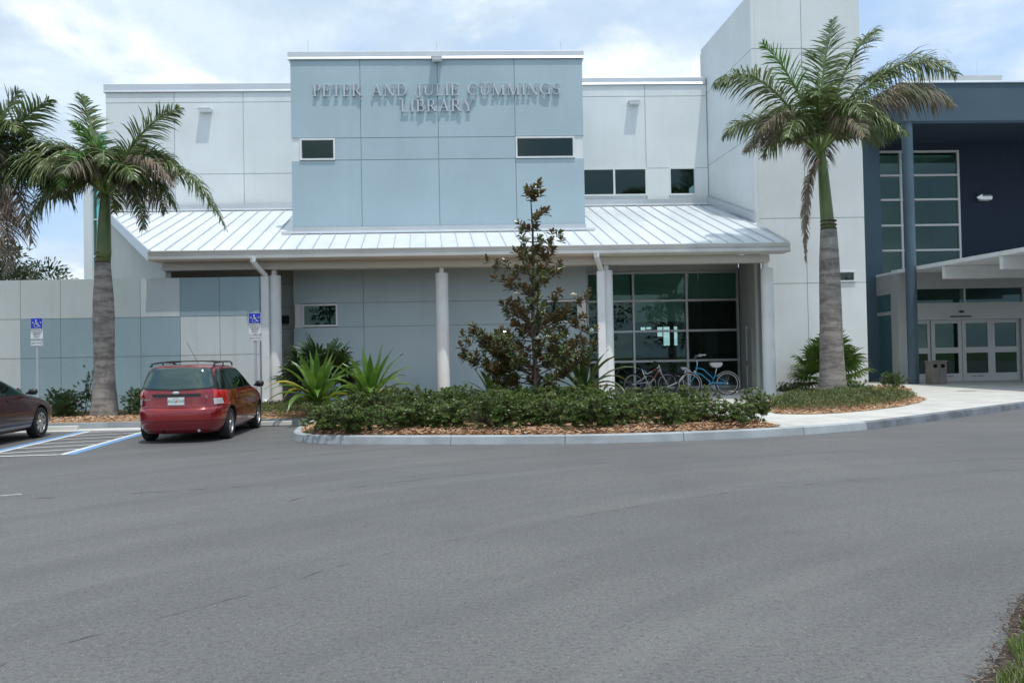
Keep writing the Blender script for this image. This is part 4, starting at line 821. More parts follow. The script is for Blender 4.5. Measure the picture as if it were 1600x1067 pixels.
# left palm
px, py = -9.80, 22.5
PL = thing('palm_tree', (px, py, .17), 'royal palm with flared grey base between the two parked cars', 'palm tree', 'royal palms before the library')
trunk(PL, px, py, .17, [(.40, .08), (.355, .25), (.31, .6), (.275, 1.1), (.25, 1.6), (.262, 2.2), (.268, 2.8), (.25, 3.3), (.205, 3.9), (.185, 4.22)], [(.182, 4.21), (.19, 4.5), (.165, 5.2), (.12, 5.9), (.05, 6.4)], dx=.10)
cc = Vector((px+.10, py, 6.0))
def FL(P, c, dx, dy, dz, mx, my, mz, **k): frond(P, c, c+Vector((mx, my, mz)), c+Vector((dx, dy, dz)), **k)
FL(PL, cc, -.75, .3, 2.75, -.35, .2, 1.6, seed=31, Ll=.62, grav=.3, n=66)
FL(PL, cc, -.85, -.2, 1.9, .05, -.1, 1.5, seed=32, m='frond_bright', Ll=.42, grav=.25, n=50, spread=.6)
FL(PL, cc, 1.95, -.1, 2.25, .75, 0, 1.9, seed=33, Ll=.68, grav=.35, n=70)
FL(PL, cc, 3.15, -.2, -.95, 1.9, -.2, 1.9, seed=34, Ll=.62, grav=.85, n=80)
FL(PL, cc, 1.95, -.6, .15, 1.2, -.4, 1.5, seed=35, m='frond_dry', Ll=.7, grav=1.0, n=76, label='dry brown frond on the right of the crown')
FL(PL, cc, 1.15, -.5, -1.0, .9, -.3, 1.0, seed=36, m='frond_mixed', Ll=.6, grav=.9, n=70)
FL(PL, cc, 1.7, .7, .8, .9, .5, 1.9, seed=37, Ll=.7, grav=.6, n=66)
FL(PL, cc, -2.3, -.1, .75, -1.0, 0, 2.1, seed=38, Ll=.85, grav=.85, n=80)
FL(PL, cc, -1.9, -.4, -1.0, -1.1, -.3, 1.2, seed=39, Ll=.8, grav=.9, n=76)
FL(PL, cc, -.45, -1.5, -.1, -.2, -1.0, 1.7, seed=40, m='frond_bright', Ll=.6, grav=.6, n=66)
FL(PL, cc, -1.7, .8, 1.2, -.9, .5, 1.9, seed=41, Ll=.75, grav=.7, n=66)
FL(PL, cc, .5, -1.3, .5, .3, -.8, 1.6, seed=42, Ll=.6, grav=.6, n=60)
FL(PL, cc, .4, 1.5, 1.3, .2, .9, 2.0, seed=43, Ll=.7, grav=.5, n=60)
FL(PL, cc, -1.35, -.7, .1, -.7, -.5, 1.6, seed=44, Ll=.75, grav=.85, n=66)
for j in range(7):
    a = j*.9+.1; FL(PL, cc, math.cos(a)*1.75, math.sin(a)*1.9, rnd.uniform(-.5, .2), math.cos(a)*1.0, math.sin(a)*1.1, rnd.uniform(1.1, 1.5), seed=110+j, m=('frond_green', 'frond_mixed')[j % 2], Ll=.72, grav=.95, n=62)
FL(PL, cc, -2.6, -.5, -.2, -1.5, -.3, 1.8, seed=120, Ll=.85, grav=1.0, n=76)
# far left palm, trunk out of frame
px, py = -13.1, 22.6
P3 = thing('palm_tree', (px, py, .17), 'royal palm at the left edge of the photo, only its shaggy crown in view', 'palm tree', 'royal palms before the library')
trunk(P3, px, py, .17, [(.40, .08), (.33, .5), (.27, 1.2), (.26, 2.2), (.26, 3.2), (.2, 4.5)], [(.195, 4.49), (.18, 5.2), (.12, 6.2), (.05, 6.8)])
cc = Vector((px, py, 6.3))
for j, (a, b_, c, m1, m2, m3, mm, lb, gr) in enumerate(((2.0, -.2, 2.2, .8, 0, 1.6, 'frond_green', None, .35), (2.2, .3, .6, 1.1, .2, 2.0, 'frond_green', None, .8), (1.7, -.5, -1.6, 1.2, -.4, .9, 'frond_dry', 'dead brown frond hanging on the right of the crown', 1.1), (2.3, .5, -.5, 1.4, .3, 1.4, 'frond_green', None, .85), (1.0, -.9, -1.9, .9, -.6, .6, 'frond_dry', 'dead brown frond hanging towards the ground', 1.1), (1.1, -1.2, .3, .7, -.8, 1.6, 'frond_mixed', None, .8), (.9, .4, 2.6, .4, .2, 1.7, 'frond_green', None, .3), (-2, 0, 1, -1, 0, 2, 'frond_green', None, .7), (-1.5, -1, -.5, -1, -.6, 1.4, 'frond_green', None, .8), (1.6, -.9, 1.2, .8, -.6, 2.1, 'frond_green', None, .7), (-1.0, 1.2, 1.6, -.5, .8, 2.2, 'frond_green', None, .6), (1.5, 1.1, .1, 1., .8, 1.5, 'frond_green', None, .8), (.9, -.2, -2.3, 1.0, -.1, .2, 'frond_dry', 'dead brown frond hanging on the right of the crown', 1.2))):
    FL(P3, cc, a, b_, c, m1, m2, m3, seed=60+j, m=mm, Ll=.8, grav=gr, n=72, label=lb)
# --- fan palms
def fan(parent, base, d, size, m, seed, np_=26, lean=0):
    r = random.Random(seed); base = Vector(base); d = Vector(d).normalized(); b = MB(); pl = size*.95; tip = base+d*pl; b.k = 1; b.tube([base, base+d*pl*.5+Vector((0, 0, .04)), tip], [.012, .010, .008], 5); b.k = 0
    s = d.cross(Vector((0, 0, 1)));  s = s.normalized() if s.length > .1 else Vector((1, 0, 0)); n = s.cross(d).normalized(); ax = (d*.6-Vector((0, 0, .25))).normalized()
    for k in range(np_):
        a = R(-125+250*k/(np_-1)); dd = (d*math.cos(a)+s*math.sin(a)+n*.12*math.cos(a*2)); l = size*(.85+.15*math.cos(a))*r.uniform(.92, 1.08); w_ = l*.075
        dd.normalize(); t = (dd.cross(n)).normalized(); p1 = tip+dd*l*.55; dr_ = dd+Vector((0, 0, -.30*r.uniform(.6, 1.5))); p2 = p1+dr_.normalized()*l*.28; p3 = p2+(dr_+Vector((0, 0, -.55*r.uniform(.3, 1.6)))).normalized()*l*.22; rg = n*w_*.45
        b.add([tip, p1-t*w_, p1+rg, p1+t*w_, p2-t*w_*.6, p2+t*w_*.6, p3], [(0, 1, 2), (0, 2, 3), (1, 4, 2), (2, 4, 5), (2, 5, 3), (4, 6, 5)])
    return b.build('frond', [m, 'rachis'], parent)
def fanpalm(loc, label, m, size, n, seed, h=.5, emin=-.1, emax=1.3):
    t = thing('fan_palm', loc, label, 'palm', None); r = random.Random(seed); MB().lathe([(.12, loc[2]), (.10, loc[2]+h*.6), (.05, loc[2]+h)], 12, (loc[0], loc[1], 0)).build('trunk', 'palm_bark', t)
    for k in range(n):
        a = 2.4*k; e = emin+(emax-emin)*(k/(n-1))
        fan(t, (loc[0], loc[1], loc[2]+h*.8), (math.cos(a)*math.cos(e), math.sin(a)*math.cos(e), math.sin(e)), size*r.uniform(.88, 1.08), m, seed*50+k)
    return t
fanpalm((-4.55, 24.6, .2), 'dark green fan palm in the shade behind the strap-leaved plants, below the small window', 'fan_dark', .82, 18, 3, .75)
fanpalm((11.60, 27.7, .17), 'bright green fan palm behind the trunk of the right palm against the white tower', 'fan_leaf', .86, 17, 4, .55, -.25, 1.35)
# --- crinum lilies: each strap leaf an object
def crinum(loc, label, m, n, length, seed, yellow=(), bias=None, width=.12):
    t = thing('crinum_lily', loc, label, 'plant'); r = random.Random(seed); o = Vector(loc)
    for k in range(n):
        a = 2.4*k+r.uniform(-.2, .2); e = 1.40-1.15*(k/n); l = length*r.uniform(.85, 1.1); w_ = width*r.uniform(.85, 1.15); d = Vector((math.cos(a)*math.cos(e), math.sin(a)*math.cos(e), math.sin(e))); q = o+Vector((math.cos(a)*.05, math.sin(a)*.05, .10)); vs = []; seg = 8
        yl = k in yellow; g = (.05+.20*(k/n))*(1.5 if yl else 1)
        for i in range(seg+1):
            u = i/seg; ww = w_*(.55+.45*math.sin(math.pi*min(1, u*.85+.12)))*(1 if u < .7 else max(0.03, (1-u)/.3)); s = d.cross(Vector((0, 0, 1))); s = s.normalized() if s.length > .05 else Vector((1, 0, 0)); nn = s.cross(d).normalized(); wv = math.sin(u*9+k)*.012
            vs += [q-s*ww*.5+nn*(.22*ww+wv), q, q+s*ww*.5+nn*(.22*ww-wv)]
            q = q+d*l/seg; d = (d+Vector((0, 0, -g*(.4+u*1.6)))).normalized()
        fs = []
        for i in range(seg): fs += [(3*i, 3*i+1, 3*i+4, 3*i+3), (3*i+1, 3*i+2, 3*i+5, 3*i+4)]
        MB().add(vs, fs).build('leaf', 'crinum_yellow' if yl else m, t, smooth=True, label='yellowed drooping strap leaf' if yl else None)
    MB().lathe([(.09, o.z-.05), (.10, o.z+.1), (.05, o.z+.3)], 10, (o.x, o.y, 0)).build('bulb', m, t)
crinum((-4.02, 21.2, .42), 'large bright green strap-leaved lily with yellowing leaves, beside the downspout column', 'crinum_leaf', 34, 1.38, 1, (17, 22, 26, 30), width=.19)
crinum((-2.66, 20.7, .50), 'bright green strap-leaved lily rising behind the left end of the hedge', 'crinum_leaf', 32, 1.26, 2, (24, 29), width=.18)
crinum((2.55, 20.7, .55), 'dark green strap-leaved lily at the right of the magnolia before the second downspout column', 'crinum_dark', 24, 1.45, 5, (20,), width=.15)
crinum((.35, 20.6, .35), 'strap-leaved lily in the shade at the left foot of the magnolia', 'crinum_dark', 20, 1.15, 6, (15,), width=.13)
# --- magnolia
MG = thing('magnolia_tree', (1.28, 19.5, .2), 'slender young magnolia with rust-backed leaves and a few white flowers before the blue wall', 'tree')
o = Vector((1.28, 19.5, .2)); mt = MB(); mt.tube([o+Vector((0.02*math.sin(z*2), 0, z)) for z in [0, .5, 1, 1.8, 2.6, 3.4, 4.2, 4.9, 5.3]], [.07, .062, .058, .05, .042, .034, .024, .014, .008], 10); tr = mt.build('trunk', 'magnolia_bark', MG, smooth=True)
rnd = random.Random(9)
def rosette(b, p, ax, n=9, L_=.17, W_=.075):
    ax = ax.normalized(); q = ax.orthogonal().normalized(); q2 = ax.cross(q)
    for j in range(n):
        t = j*2.4+rnd.uniform(-.3, .3); el = .15+.85*(j/n); dd = (q*math.cos(t)+q2*math.sin(t))*(1.1-el*.8)+ax*el; d = dd.normalized(); base = p+ax*(.10*(j/n)-.06); l = L_*rnd.uniform(.75, 1.15); w_ = W_*rnd.uniform(.8, 1.1)
        s = d.cross(ax); s = s.normalized() if s.length > .05 else q; nn = s.cross(d).normalized(); m1, m2 = base+d*l*.38, base+d*l*.72; tip = base+d*l-Vector((0, 0, .02))
        vs = [base, m1-s*w_*.5+nn*.015, m1, m1+s*w_*.5+nn*.015, m2-s*w_*.38+nn*.012, m2, m2+s*w_*.38+nn*.012, tip]; fs = [(0, 2, 1), (0, 3, 2), (1, 2, 5, 4), (2, 3, 6, 5), (4, 5, 7), (5, 6, 7)]
        b.k = 0; b.add(vs, fs); b.k = 1; b.add([v-nn*.004 for v in vs], [tuple(reversed(f)) for f in fs])
brs = []
H_ = [(.45, 1.5), (.7, 1.6), (.9, 1.65), (1.1, 1.55), (1.3, 1.45), (1.5, 1.3), (1.7, 1.1), (1.9, .95), (2.15, .9), (2.45, .85), (2.75, .80), (3.0, .85), (3.25, .85), (3.5, .7), (3.7, .75), (4.0, .5), (4.3, .5), (4.55, .45), (4.95, .3), (5.1, .2)]
bi = 0
for h, r_ in H_:
    for q in range(3 if h < 3.9 else 2):
        bi += 1
        if h > 1.8 and rnd.random() < .12: continue
        a = bi*2.4+rnd.uniform(-.4, .4); rr = r_*rnd.uniform(.65, 1.1); st_ = o+Vector((0, 0, h)); e = st_+Vector((math.cos(a)*rr, math.sin(a)*rr, rr*rnd.uniform(.25, .7)))
        brs.append((st_, e))
# the long low branch reaching left
brs += [(o+Vector((0, 0, .9)), o+Vector((-1.55, -.2, 1.95))), (o+Vector((0, 0, 1.0)), o+Vector((-1.25, -.3, 1.75))), (o+Vector((0, 0, .8)), o+Vector((1.35, -.2, 1.4))), (o+Vector((0, 0, .8)), o+Vector((-1.7, -.3, 1.6))), (o+Vector((0, 0, .9)), o+Vector((-1.45, -.1, 2.05))), (o+Vector((0, 0, .7)), o+Vector((-1.5, -.4, 1.35))), (o+Vector((0, 0, .7)), o+Vector((-1.1, -.5, 1.2))), (o+Vector((0, 0, 1.2)), o+Vector((1.3, -.3, 1.9))), (o+Vector((0, 0, 1.9)), o+Vector((1.15, -.1, 2.75))), (o+Vector((0, 0, 5.0)), o+Vector((.03, 0, 5.2)))]
for st_, e in brs:
    mid = (st_+e)/2-Vector((0, 0, .10*(e-st_).length)); bt = MB(); bt.tube([st_, mid, e], [.018, .013, .007], 5); br = bt.build('branch', 'magnolia_bark', MG); b = MB(); L0 = (e-st_).length
    nr = max(3, int(L0*(8.5 if st_.z < 2.2 else 7.5)))
    for k in range(nr):
        u = .35+.65*k/max(1, nr-1); p = bez(st_, mid, e, u)+rv(.13)*(.5+u*.6); ax = (e-st_).normalized()*.7+Vector((0, 0, .8))+rv(.5); rosette(b, p, ax, rnd.randint(7, 11))
    b.build('foliage', ['leaf_magnolia', 'leaf_rust'], br)
for fx, fz in ((-.42, 2.72), (.03, 1.72), (.25, 1.75), (-.15, 3.95), (.85, 2.68), (.28, 5.15)):
    b = MB(); c = o+Vector((fx, -.75 if fz < 4 else -.2, fz-.0))
    for j in range(8): a = j*.785; leafmesh(b, c, Vector((math.cos(a), math.sin(a)*.6-.3, .5)), Vector((0, 0, 1)), .11, .09, 0, .4)
    b.build('flower', 'petal', MG)
# --- pine beyond the screen wall, and trees across the road behind the camera (seen in the window glass)
def tree(name, loc, label, h, spread, seed, m='pine_leaf', nc=60, cat='tree', group=None, leaf=.35, lc=60, top=.35):
    t = thing(name, loc, label, cat, group); r = random.Random(seed); o = Vector(loc); b = MB(); b.tube([o, o+Vector((.2, 0, h*.35)), o+Vector((0, .1, h*.7)), o+Vector((.1, 0, h*.95))], [h*.03, h*.024, h*.014, h*.004], 8); c = MB()
    for k in range(nc):
        a = r.uniform(0, 6.28); u = r.uniform(top, 1); rr = spread*math.sqrt(r.random())*math.sin(math.pi*min(.97, (u-top)/(1-top)*.8+.18)); p = o+Vector((math.cos(a)*rr, math.sin(a)*rr, h*u))
        if k < 16: b.tube([o+Vector((0, 0, h*(u-.12))), (o+Vector((0, 0, h*u))+p)/2, p], [h*.008, h*.005, h*.002], 5)
        cr = spread*r.uniform(.14, .26)
        for j in range(lc):
            d = rvs(r).normalized(); q = p+Vector((d.x*cr, d.y*cr, d.z*cr*.6))*r.uniform(.5, 1); leafmesh(c, q, d+Vector((0, 0, .3)), rvs(r), leaf*r.uniform(.6, 1.2), leaf*.28, .2)
    b.build('trunk', 'bark', t); c.build('crown', m, t); return t
tree('pine_tree', (-35.5, 62, 0), 'dark feathery tree beyond the screen wall under the left palm fronds', 10.6, 5.6, 5, nc=90, leaf=.45, lc=90, top=.45)
for k, x in enumerate(range(-48, 60, 6)):
    tree('roadside_tree', (x+rnd.uniform(-2, 2), -42-rnd.uniform(0, 10), 0), 'leafy tree across the road facing the library, ' + nm[k % 13] + (' from the left' if k < 13 else ' of those to the right'), rnd.uniform(7, 11), 4.8, 100+k, 'leaf_shrub_b', 26, 'tree', 'trees across the road from the library', leaf=.8, lc=26, top=.25)
# ================================================================ VEHICLES
def prof(tab, z):
    zs = [r[0] for r in tab]; return [float(np.interp(z, zs, [r[i] for r in tab])) for i in range(1, len(tab[0]))]
def refine(tab, n=64):
    """smooth the slice table a little"""
    zs = np.array([r[0] for r in tab]); A = np.array([r[1:] for r in tab]); u = np.linspace(0, 1, n); w0 = np.linspace(0, 1, len(zs)); Z = np.interp(u, w0, zs); out = [np.interp(Z, zs, A[:, i]) for i in range(A.shape[1])]
    for _ in range(3):
        for o in out: o[1:-1] = (o[:-2]+2*o[1:-1]+o[2:])/4
    return [(float(Z[k]), *[float(o[k]) for o in out]) for k in range(n)]
class Body:   # rows (z, half width, rear y, front y, roundness)
    def __init__(s, tab): s.t = refine(tab)
    def side(s, y, z):
        w_, yr, yf, n = prof(s.t, z); c, h = (yr+yf)/2, (yf-yr)/2; u = min(.999, abs((y-c)/h)); return w_*(1-u**n)**(1/n)
    def rear(s, x, z):
        w_, yr, yf, n = prof(s.t, z); c, h = (yr+yf)/2, (yf-yr)/2; u = min(.995, abs(x/w_)); return c-h*(1-u**n)**(1/n)
    def front(s, x, z):
        w_, yr, yf, n = prof(s.t, z); c, h = (yr+yf)/2, (yf-yr)/2; u = min(.995, abs(x/w_)); return c+h*(1-u**n)**(1/n)
    def shell(s, K=112):
        vs = []; fs = []
        for z, w_, yr, yf, n in s.t:
            c, h = (yr+yf)/2, (yf-yr)/2
            for k in range(K):
                a = 2*math.pi*k/K; ca, sa = math.cos(a), math.sin(a); r = (abs(ca)**n+abs(sa)**n)**(-1/n); vs.append((w_*ca*r, c+h*sa*r, z))
        m = len(s.t)
        for i in range(m-1):
            for k in range(K): fs.append((i*K+k, i*K+(k+1) % K, (i+1)*K+(k+1) % K, (i+1)*K+k))
        fs += [tuple(range(K-1, -1, -1)), tuple((m-1)*K+k for k in range(K))]
        return vs, fs
def cut(o, cyls):
    for (x0, x1, y, z, r) in cyls:
        cm = bpy.data.meshes.new('c'); b = MB().disc((0, y, z), 'x', [(r, x0), (r, x1)], 36); n = 36
        cm.from_pydata(b.v, [], b.f+[tuple(range(n-1, -1, -1)), tuple(n+k for k in range(n))]); bm = bmesh.new(); bm.from_mesh(cm); bmesh.ops.recalc_face_normals(bm, faces=bm.faces); bm.to_mesh(cm); bm.free()
        cm.materials.append(M['underbody']); co = bpy.data.objects.new('c', cm); col.objects.link(co)
        md = o.modifiers.new('x', 'BOOLEAN'); md.operation = 'DIFFERENCE'; md.object = co; md.solver = 'EXACT'; md.material_mode = 'TRANSFER'
        dg = bpy.context.evaluated_depsgraph_get(); me = bpy.data.meshes.new_from_object(o.evaluated_get(dg)); o.modifiers.clear(); o.data = me; bpy.data.objects.remove(co)
def carbody(root, B, m, arches):
    vs, fs = B.shell(); me = bpy.data.meshes.new('body'); me.from_pydata(vs, [], fs); me.materials.append(M[m]); bm = bmesh.new(); bm.from_mesh(me); bmesh.ops.recalc_face_normals(bm, faces=bm.faces); bm.to_mesh(me); bm.free()
    o = bpy.data.objects.new('body', me); col.objects.link(o); cut(o, arches)
    me = o.data; me.polygons.foreach_set('use_smooth', [True]*len(me.polygons)); bm = bmesh.new(); bm.from_mesh(me); bm.normal_update()
    for e in bm.edges:
        if len(e.link_faces) == 2 and e.calc_face_angle(0) > .5: e.smooth = False
    bm.to_mesh(me); bm.free(); o.parent = root; return o
def lerp(P, t):
    n = len(P)-1; u = min(n-1e-6, t*n); i = int(u); f = u-i; a, b = P[i], P[i+1]; return (a[0]+(b[0]-a[0])*f, a[1]+(b[1]-a[1])*f)
def patch(B, kind, bot, top, m, name, parent, off=.006, nu=16, nv=8, sgn=1):
    """bot/top polylines [(u,z)...] ; u is y for side patches, x for rear/front patches"""
    vs = []; 
    for j in range(nv+1):
        for i in range(nu+1):
            a = lerp(bot, i/nu); c = lerp(top, i/nu); t = j/nv; u, z = a[0]+(c[0]-a[0])*t, a[1]+(c[1]-a[1])*t
            if kind == 'side': vs.append((sgn*(B.side(u, z)+off), u, z))
            elif kind == 'rear': vs.append((u, B.rear(u, z)-off, z))
            else: vs.append((u, B.front(u, z)+off, z))
    fs = [(j*(nu+1)+i, j*(nu+1)+i+1, (j+1)*(nu+1)+i+1, (j+1)*(nu+1)+i) for j in range(nv) for i in range(nu)]
    if (kind == 'side' and sgn < 0) or kind == 'front': fs = [tuple(reversed(f)) for f in fs]
    if kind == 'rear': pass
    return MB().add(vs, fs).build(name, m, parent, local=True, smooth=True)
def wheel(root, x, y, r, wd, spokes=5, sgn=1, cap=False):
    t = MB().disc((x, y, r), 'x', [(r*.60, -wd/2*sgn), (r*.92, -wd/2*sgn), (r, -wd*.34*sgn), (r, wd*.34*sgn), (r*.93, wd/2*sgn), (r*.66, wd/2*sgn), (r*.64, wd*.36*sgn), (r*.60, -wd/2*sgn)], 40)
    w_ = t.build('wheel', 'tyre', root, local=True, smooth=True, autos=.9)
    b = MB().disc((x, y, r), 'x', [(r*.64, wd*.38*sgn), (r*.655, wd*.46*sgn), (r*.60, wd*.44*sgn), (r*.57, wd*.15*sgn)], 36)
    for k in range(spokes):
        a = 2*math.pi*k/spokes+.3; cy, cz = math.cos(a), math.sin(a); ty, tz = -cz, cy; hw0, hw1 = (.055, .04) if not cap else (.05, .06)
        i0, i1 = .04, r*.60; vs = []
        for rr, hw in ((i0, hw0), (i1, hw1)):
            for xo in (.40, .28):
                for s in (-1, 1): vs.append((x+wd*xo*sgn, y+cy*rr+ty*hw*s*.8, r+cz*rr+tz*hw*s*.8))
        b.add(vs, [(0, 1, 5, 4), (2, 3, 7, 6), (0, 2, 6, 4), (1, 3, 7, 5)])
    b.disc((x, y, r), 'x', [(.001, wd*.46*sgn), (.055, wd*.45*sgn), (.06, wd*.36*sgn)], 20)
    b.build('rim', 'alloy', w_, local=True); MB().disc((x, y, r), 'x', [(.001, wd*.12*sgn), (r*.585, wd*.12*sgn)], 30).build('brake_disc', 'underbody', w_, local=True)
    return w_
def textobj(s, size, m, name, parent, loc, rot=(R(90), 0, 0), ext=.002, sx=1., align='CENTER', sub=None):
    cu = bpy.data.curves.new(name, 'FONT'); cu.body = s; cu.size = size; cu.extrude = ext; cu.align_x = align; cu.align_y = 'CENTER'; cu.resolution_u = 2; tmp = bpy.data.objects.new(name, cu); col.objects.link(tmp)
    dg = bpy.context.evaluated_depsgraph_get(); me = bpy.data.meshes.new_from_object(tmp.evaluated_get(dg)); bpy.data.objects.remove(tmp); me.transform(Matrix.Translation(Vector(loc)-base_of(parent)) @ Matrix.Rotation(rot[2], 4, 'Z') @ Matrix.Rotation(rot[0], 4, 'X') @ Matrix.Diagonal((sx, 1, 1, 1)))
    me.materials.clear(); me.materials.append(M[m]); o = bpy.data.objects.new(name, me); col.objects.link(o); o.parent = parent; return o
# --- red station wagon, parked nose in
RW = thing('station_wagon', (0, 0, 0), 'dark red station wagon with roof rack, parked nose in beside the striped bay', 'car')
WB = Body([(.19, .76, -2.04, 2.08, 5), (.28, .83, -2.15, 2.20, 5), (.42, .862, -2.205, 2.27, 5), (.62, .872, -2.20, 2.27, 5), (.67, .872, -2.17, 2.25, 5), (.70, .87, -2.115, 2.21, 5), (.80, .868, -2.105, 2.06, 5), (.90, .862, -2.095, 1.78, 5), (.97, .853, -2.085, 1.42, 5), (1.03, .838, -2.07, 1.10, 4.6), (1.12, .808, -2.035, .90, 4.6), (1.22, .775, -1.99, .70, 4.6), (1.32, .738, -1.93, .48, 4.6), (1.41, .70, -1.875, .24, 4.6), (1.47, .655, -1.83, .06, 4.4), (1.51, .575, -1.75, -.12, 4.2), (1.53, .46, -1.6, -.35, 4), (1.54, .15, -1.2, -.6, 3)])
wr = .318
body = carbody(RW, WB, 'car_red', [(.55, 1.2, -1.30, wr, .375), (-1.2, -.55, -1.30, wr, .375), (.55, 1.2, 1.315, wr, .375), (-1.2, -.55, 1.315, wr, .375)])
patch(WB, 'rear', [(-.66, 1.12), (-.60, 1.075), (0, 1.05), (.60, 1.075), (.66, 1.12)], [(-.555, 1.42), (-.52, 1.465), (0, 1.478), (.52, 1.465), (.555, 1.42)], 'car_glass', 'rear_window', RW, off=.014, nu=24)
patch(WB, 'rear', [(-.70, 1.09), (-.62, 1.05), (0, 1.022), (.62, 1.05), (.70, 1.09)], [(-.58, 1.45), (-.53, 1.485), (0, 1.498), (.53, 1.485), (.58, 1.45)], 'car_black', 'window_seal', RW, off=.009, nu=24)
for sg in (1, -1):
    patch(WB, 'side', [(-1.86, 1.10), (-1.78, 1.045), (-1.08, 1.045)], [(-1.70, 1.36), (-1.62, 1.41), (-1.06, 1.42)], 'car_glass', 'side_window', RW, off=.007, sgn=sg, nu=10)
    patch(WB, 'side', [(-1.00, 1.045), (-.14, 1.04)], [(-.98, 1.42), (-.20, 1.425)], 'car_glass', 'side_window', RW, off=.007, sgn=sg, nu=10)
    patch(WB, 'side', [(-.06, 1.04), (.92, 1.035)], [(-.12, 1.425), (.16, 1.40)], 'car_glass', 'side_window', RW, off=.007, sgn=sg, nu=12)
    patch(WB, 'side', [(-1.93, 1.075), (-1.8, 1.015), (.99, 1.015)], [(-1.72, 1.39), (-1.62, 1.445), (.10, 1.435)], 'car_black', 'window_seal', RW, off=.004, sgn=sg, nu=30)
    for y0, y1 in ((-1.03, -1.035), (-.09, -.10), (1.02, .98)): patch(WB, 'side', [(y0-.004, .33), (y0+.004, .33)], [(y1-.004, 1.01), (y1+.004, 1.01)], 'car_seam', 'door_gap', RW, off=.001, sgn=sg, nu=1, nv=10)
    patch(WB, 'side', [(-.88, .545), (.98, .545)], [(-.88, .585), (.98, .585)], 'car_red', 'side_moulding', RW, off=.012, sgn=sg, nu=20, nv=1)
    for y in (-.72, .20): MB().obox((sg*(WB.side(y, .93)+.012), y, .93), .03, .16, .035).build('handle', 'car_red', RW, local=True, bevel=.008)
    m_ = MB().lathe([(.001, -.065), (.07, -.055), (.095, 0), (.08, .05), (.001, .065)], 16, (0, 0, 0)); mo = MB().add([(sg*(.96)+v[0]*1.05, .86+v[1]*.7, 1.06+v[2]*1.15) for v in m_.v], m_.f); mo.tube([(sg*.83, .86, 1.03), (sg*.93, .86, 1.03)], .025, 6); mo.build('wing_mirror', 'car_black', RW, local=True, smooth=True)
    # tail lamp wraps the corner
    f = lambda a, b_, z0, z1, mm, nme: patch(WB, 'rear', [(sg*a, z0), (sg*b_, z0)] if sg > 0 else [(sg*b_, z0), (sg*a, z0)], [(sg*(a-.01), z1), (sg*(b_-.02), z1)] if sg > 0 else [(sg*(b_-.02), z1), (sg*(a-.01), z1)], mm, nme, RW, off=.012, nu=8)
    f(.665, .852, .865, 1.02, 'lamp_red', 'tail_lamp'); f(.675, .80, .745, .863, 'lamp_clear', 'reversing_lamp'); f(.80, .855, .72, .863, 'lamp_red', 'tail_lamp')
    # roof rail
    rp = [(sg*.60, -1.72, 1.50), (sg*.60, -1.58, 1.555), (sg*.61, -.9, 1.585), (sg*.60, -.35, 1.58), (sg*.58, -.10, 1.525)]; rl = MB().tube(rp, .016, 6); 
    for y in (-1.62, -.95, -.2): rl.tube([(sg*.60, y, 1.49), (sg*.60, y, 1.565)], .014, 5)
    rl.build('roof_rail', 'car_black', RW, local=True)
for y in (-1.35, -.55): MB().tube([(-.60, y, 1.572), (-.3, y, 1.60), (.3, y, 1.60), (.60, y, 1.572)], .014, 6).build('roof_bar', 'car_black', RW, local=True)
# hatch details
patch(WB, 'rear', [(-.44, .905), (.44, .905)], [(-.46, .965), (.46, .965)], 'car_black', 'handle_strip', RW, off=.014, nu=12, nv=3)
patch(WB, 'rear', [(-.80, .694), (.80, .694)], [(-.80, .703), (.80, .703)], 'car_seam', 'hatch_gap', RW, off=.004, nu=24, nv=1)
patch(WB, 'rear', [(-.82, .43), (.82, .43)], [(-.82, .440), (.82, .440)], 'car_seam', 'bumper_line', RW, off=.001, nu=24, nv=1)
MB().box(-.155, .155, -2.128, -2.112, .745, .895).build('licence_plate', 'plate', RW, local=True, bevel=.003)
pb = [c for c in RW.children if c.name.startswith('licence_plate')][0]
textobj('A42', .085, 'plate_green', 'plate_text', pb, (-.085, -2.129, .818), ext=.0005); textobj('KNE', .085, 'plate_green', 'plate_text', pb, (.085, -2.129, .818), ext=.0005); MB().lathe([(.001, -.02), (.02, -.01), (.02, .012), (.001, .02)], 10, (0, -2.120, .82)).build('plate_emblem', 'orange', pb, local=True); textobj('FLORIDA', .026, 'plate_green', 'plate_text', pb, (0, -2.129, .876), ext=.0005)
em = MB().lathe([(.001, .0), (.05, .0), (.055, .006), (.001, .012)], 24); MB().add([(v[0]*1.25, -2.118-v[2], .985-.002+v[1]*.55) for v in em.v], em.f).build('badge', 'chrome', RW, local=True)
textobj('Focus', .075, 'chrome', 'badge', RW, (-.55, -2.105, .865), ext=.004); textobj('SE', .07, 'chrome', 'badge', RW, (.56, -2.103, .895), ext=.004)
MB().tube([(.05, -2.05, 1.10), (.32, -2.035, 1.085), (.40, -2.04, 1.09)], .010, 5).build('rear_wiper', 'car_black', RW, local=True)
MB().tube([(.0, -.55, 1.53), (-.12, -.95, 2.0)], .004, 5).build('aerial', 'car_black', RW, local=True)
for x in (.74, -.74):
    for y in (-1.30, 1.315): wheel(RW, x, y, wr, .20, 5, 1 if x > 0 else -1)
MB().tube([(.42, -1.6, .25), (.42, -2.12, .24)], .028, 8).build('tailpipe', 'alu_dull', RW, local=True); MB().box(-.56, .56, -1.9, 1.9, .17, .30).build('underside', 'underbody', RW, local=True); MB().tube([(-.25, -2.0, .25), (-.25, -2.1, .20), (-.25, -2.13, .26)], .015, 6).build('tow_hook', 'underbody', RW, local=True)
for x in (-.38, .38): MB().box(x-.24, x+.24, -.05, .12, .8, 1.32).build('seat', 'underbody', RW, local=True)
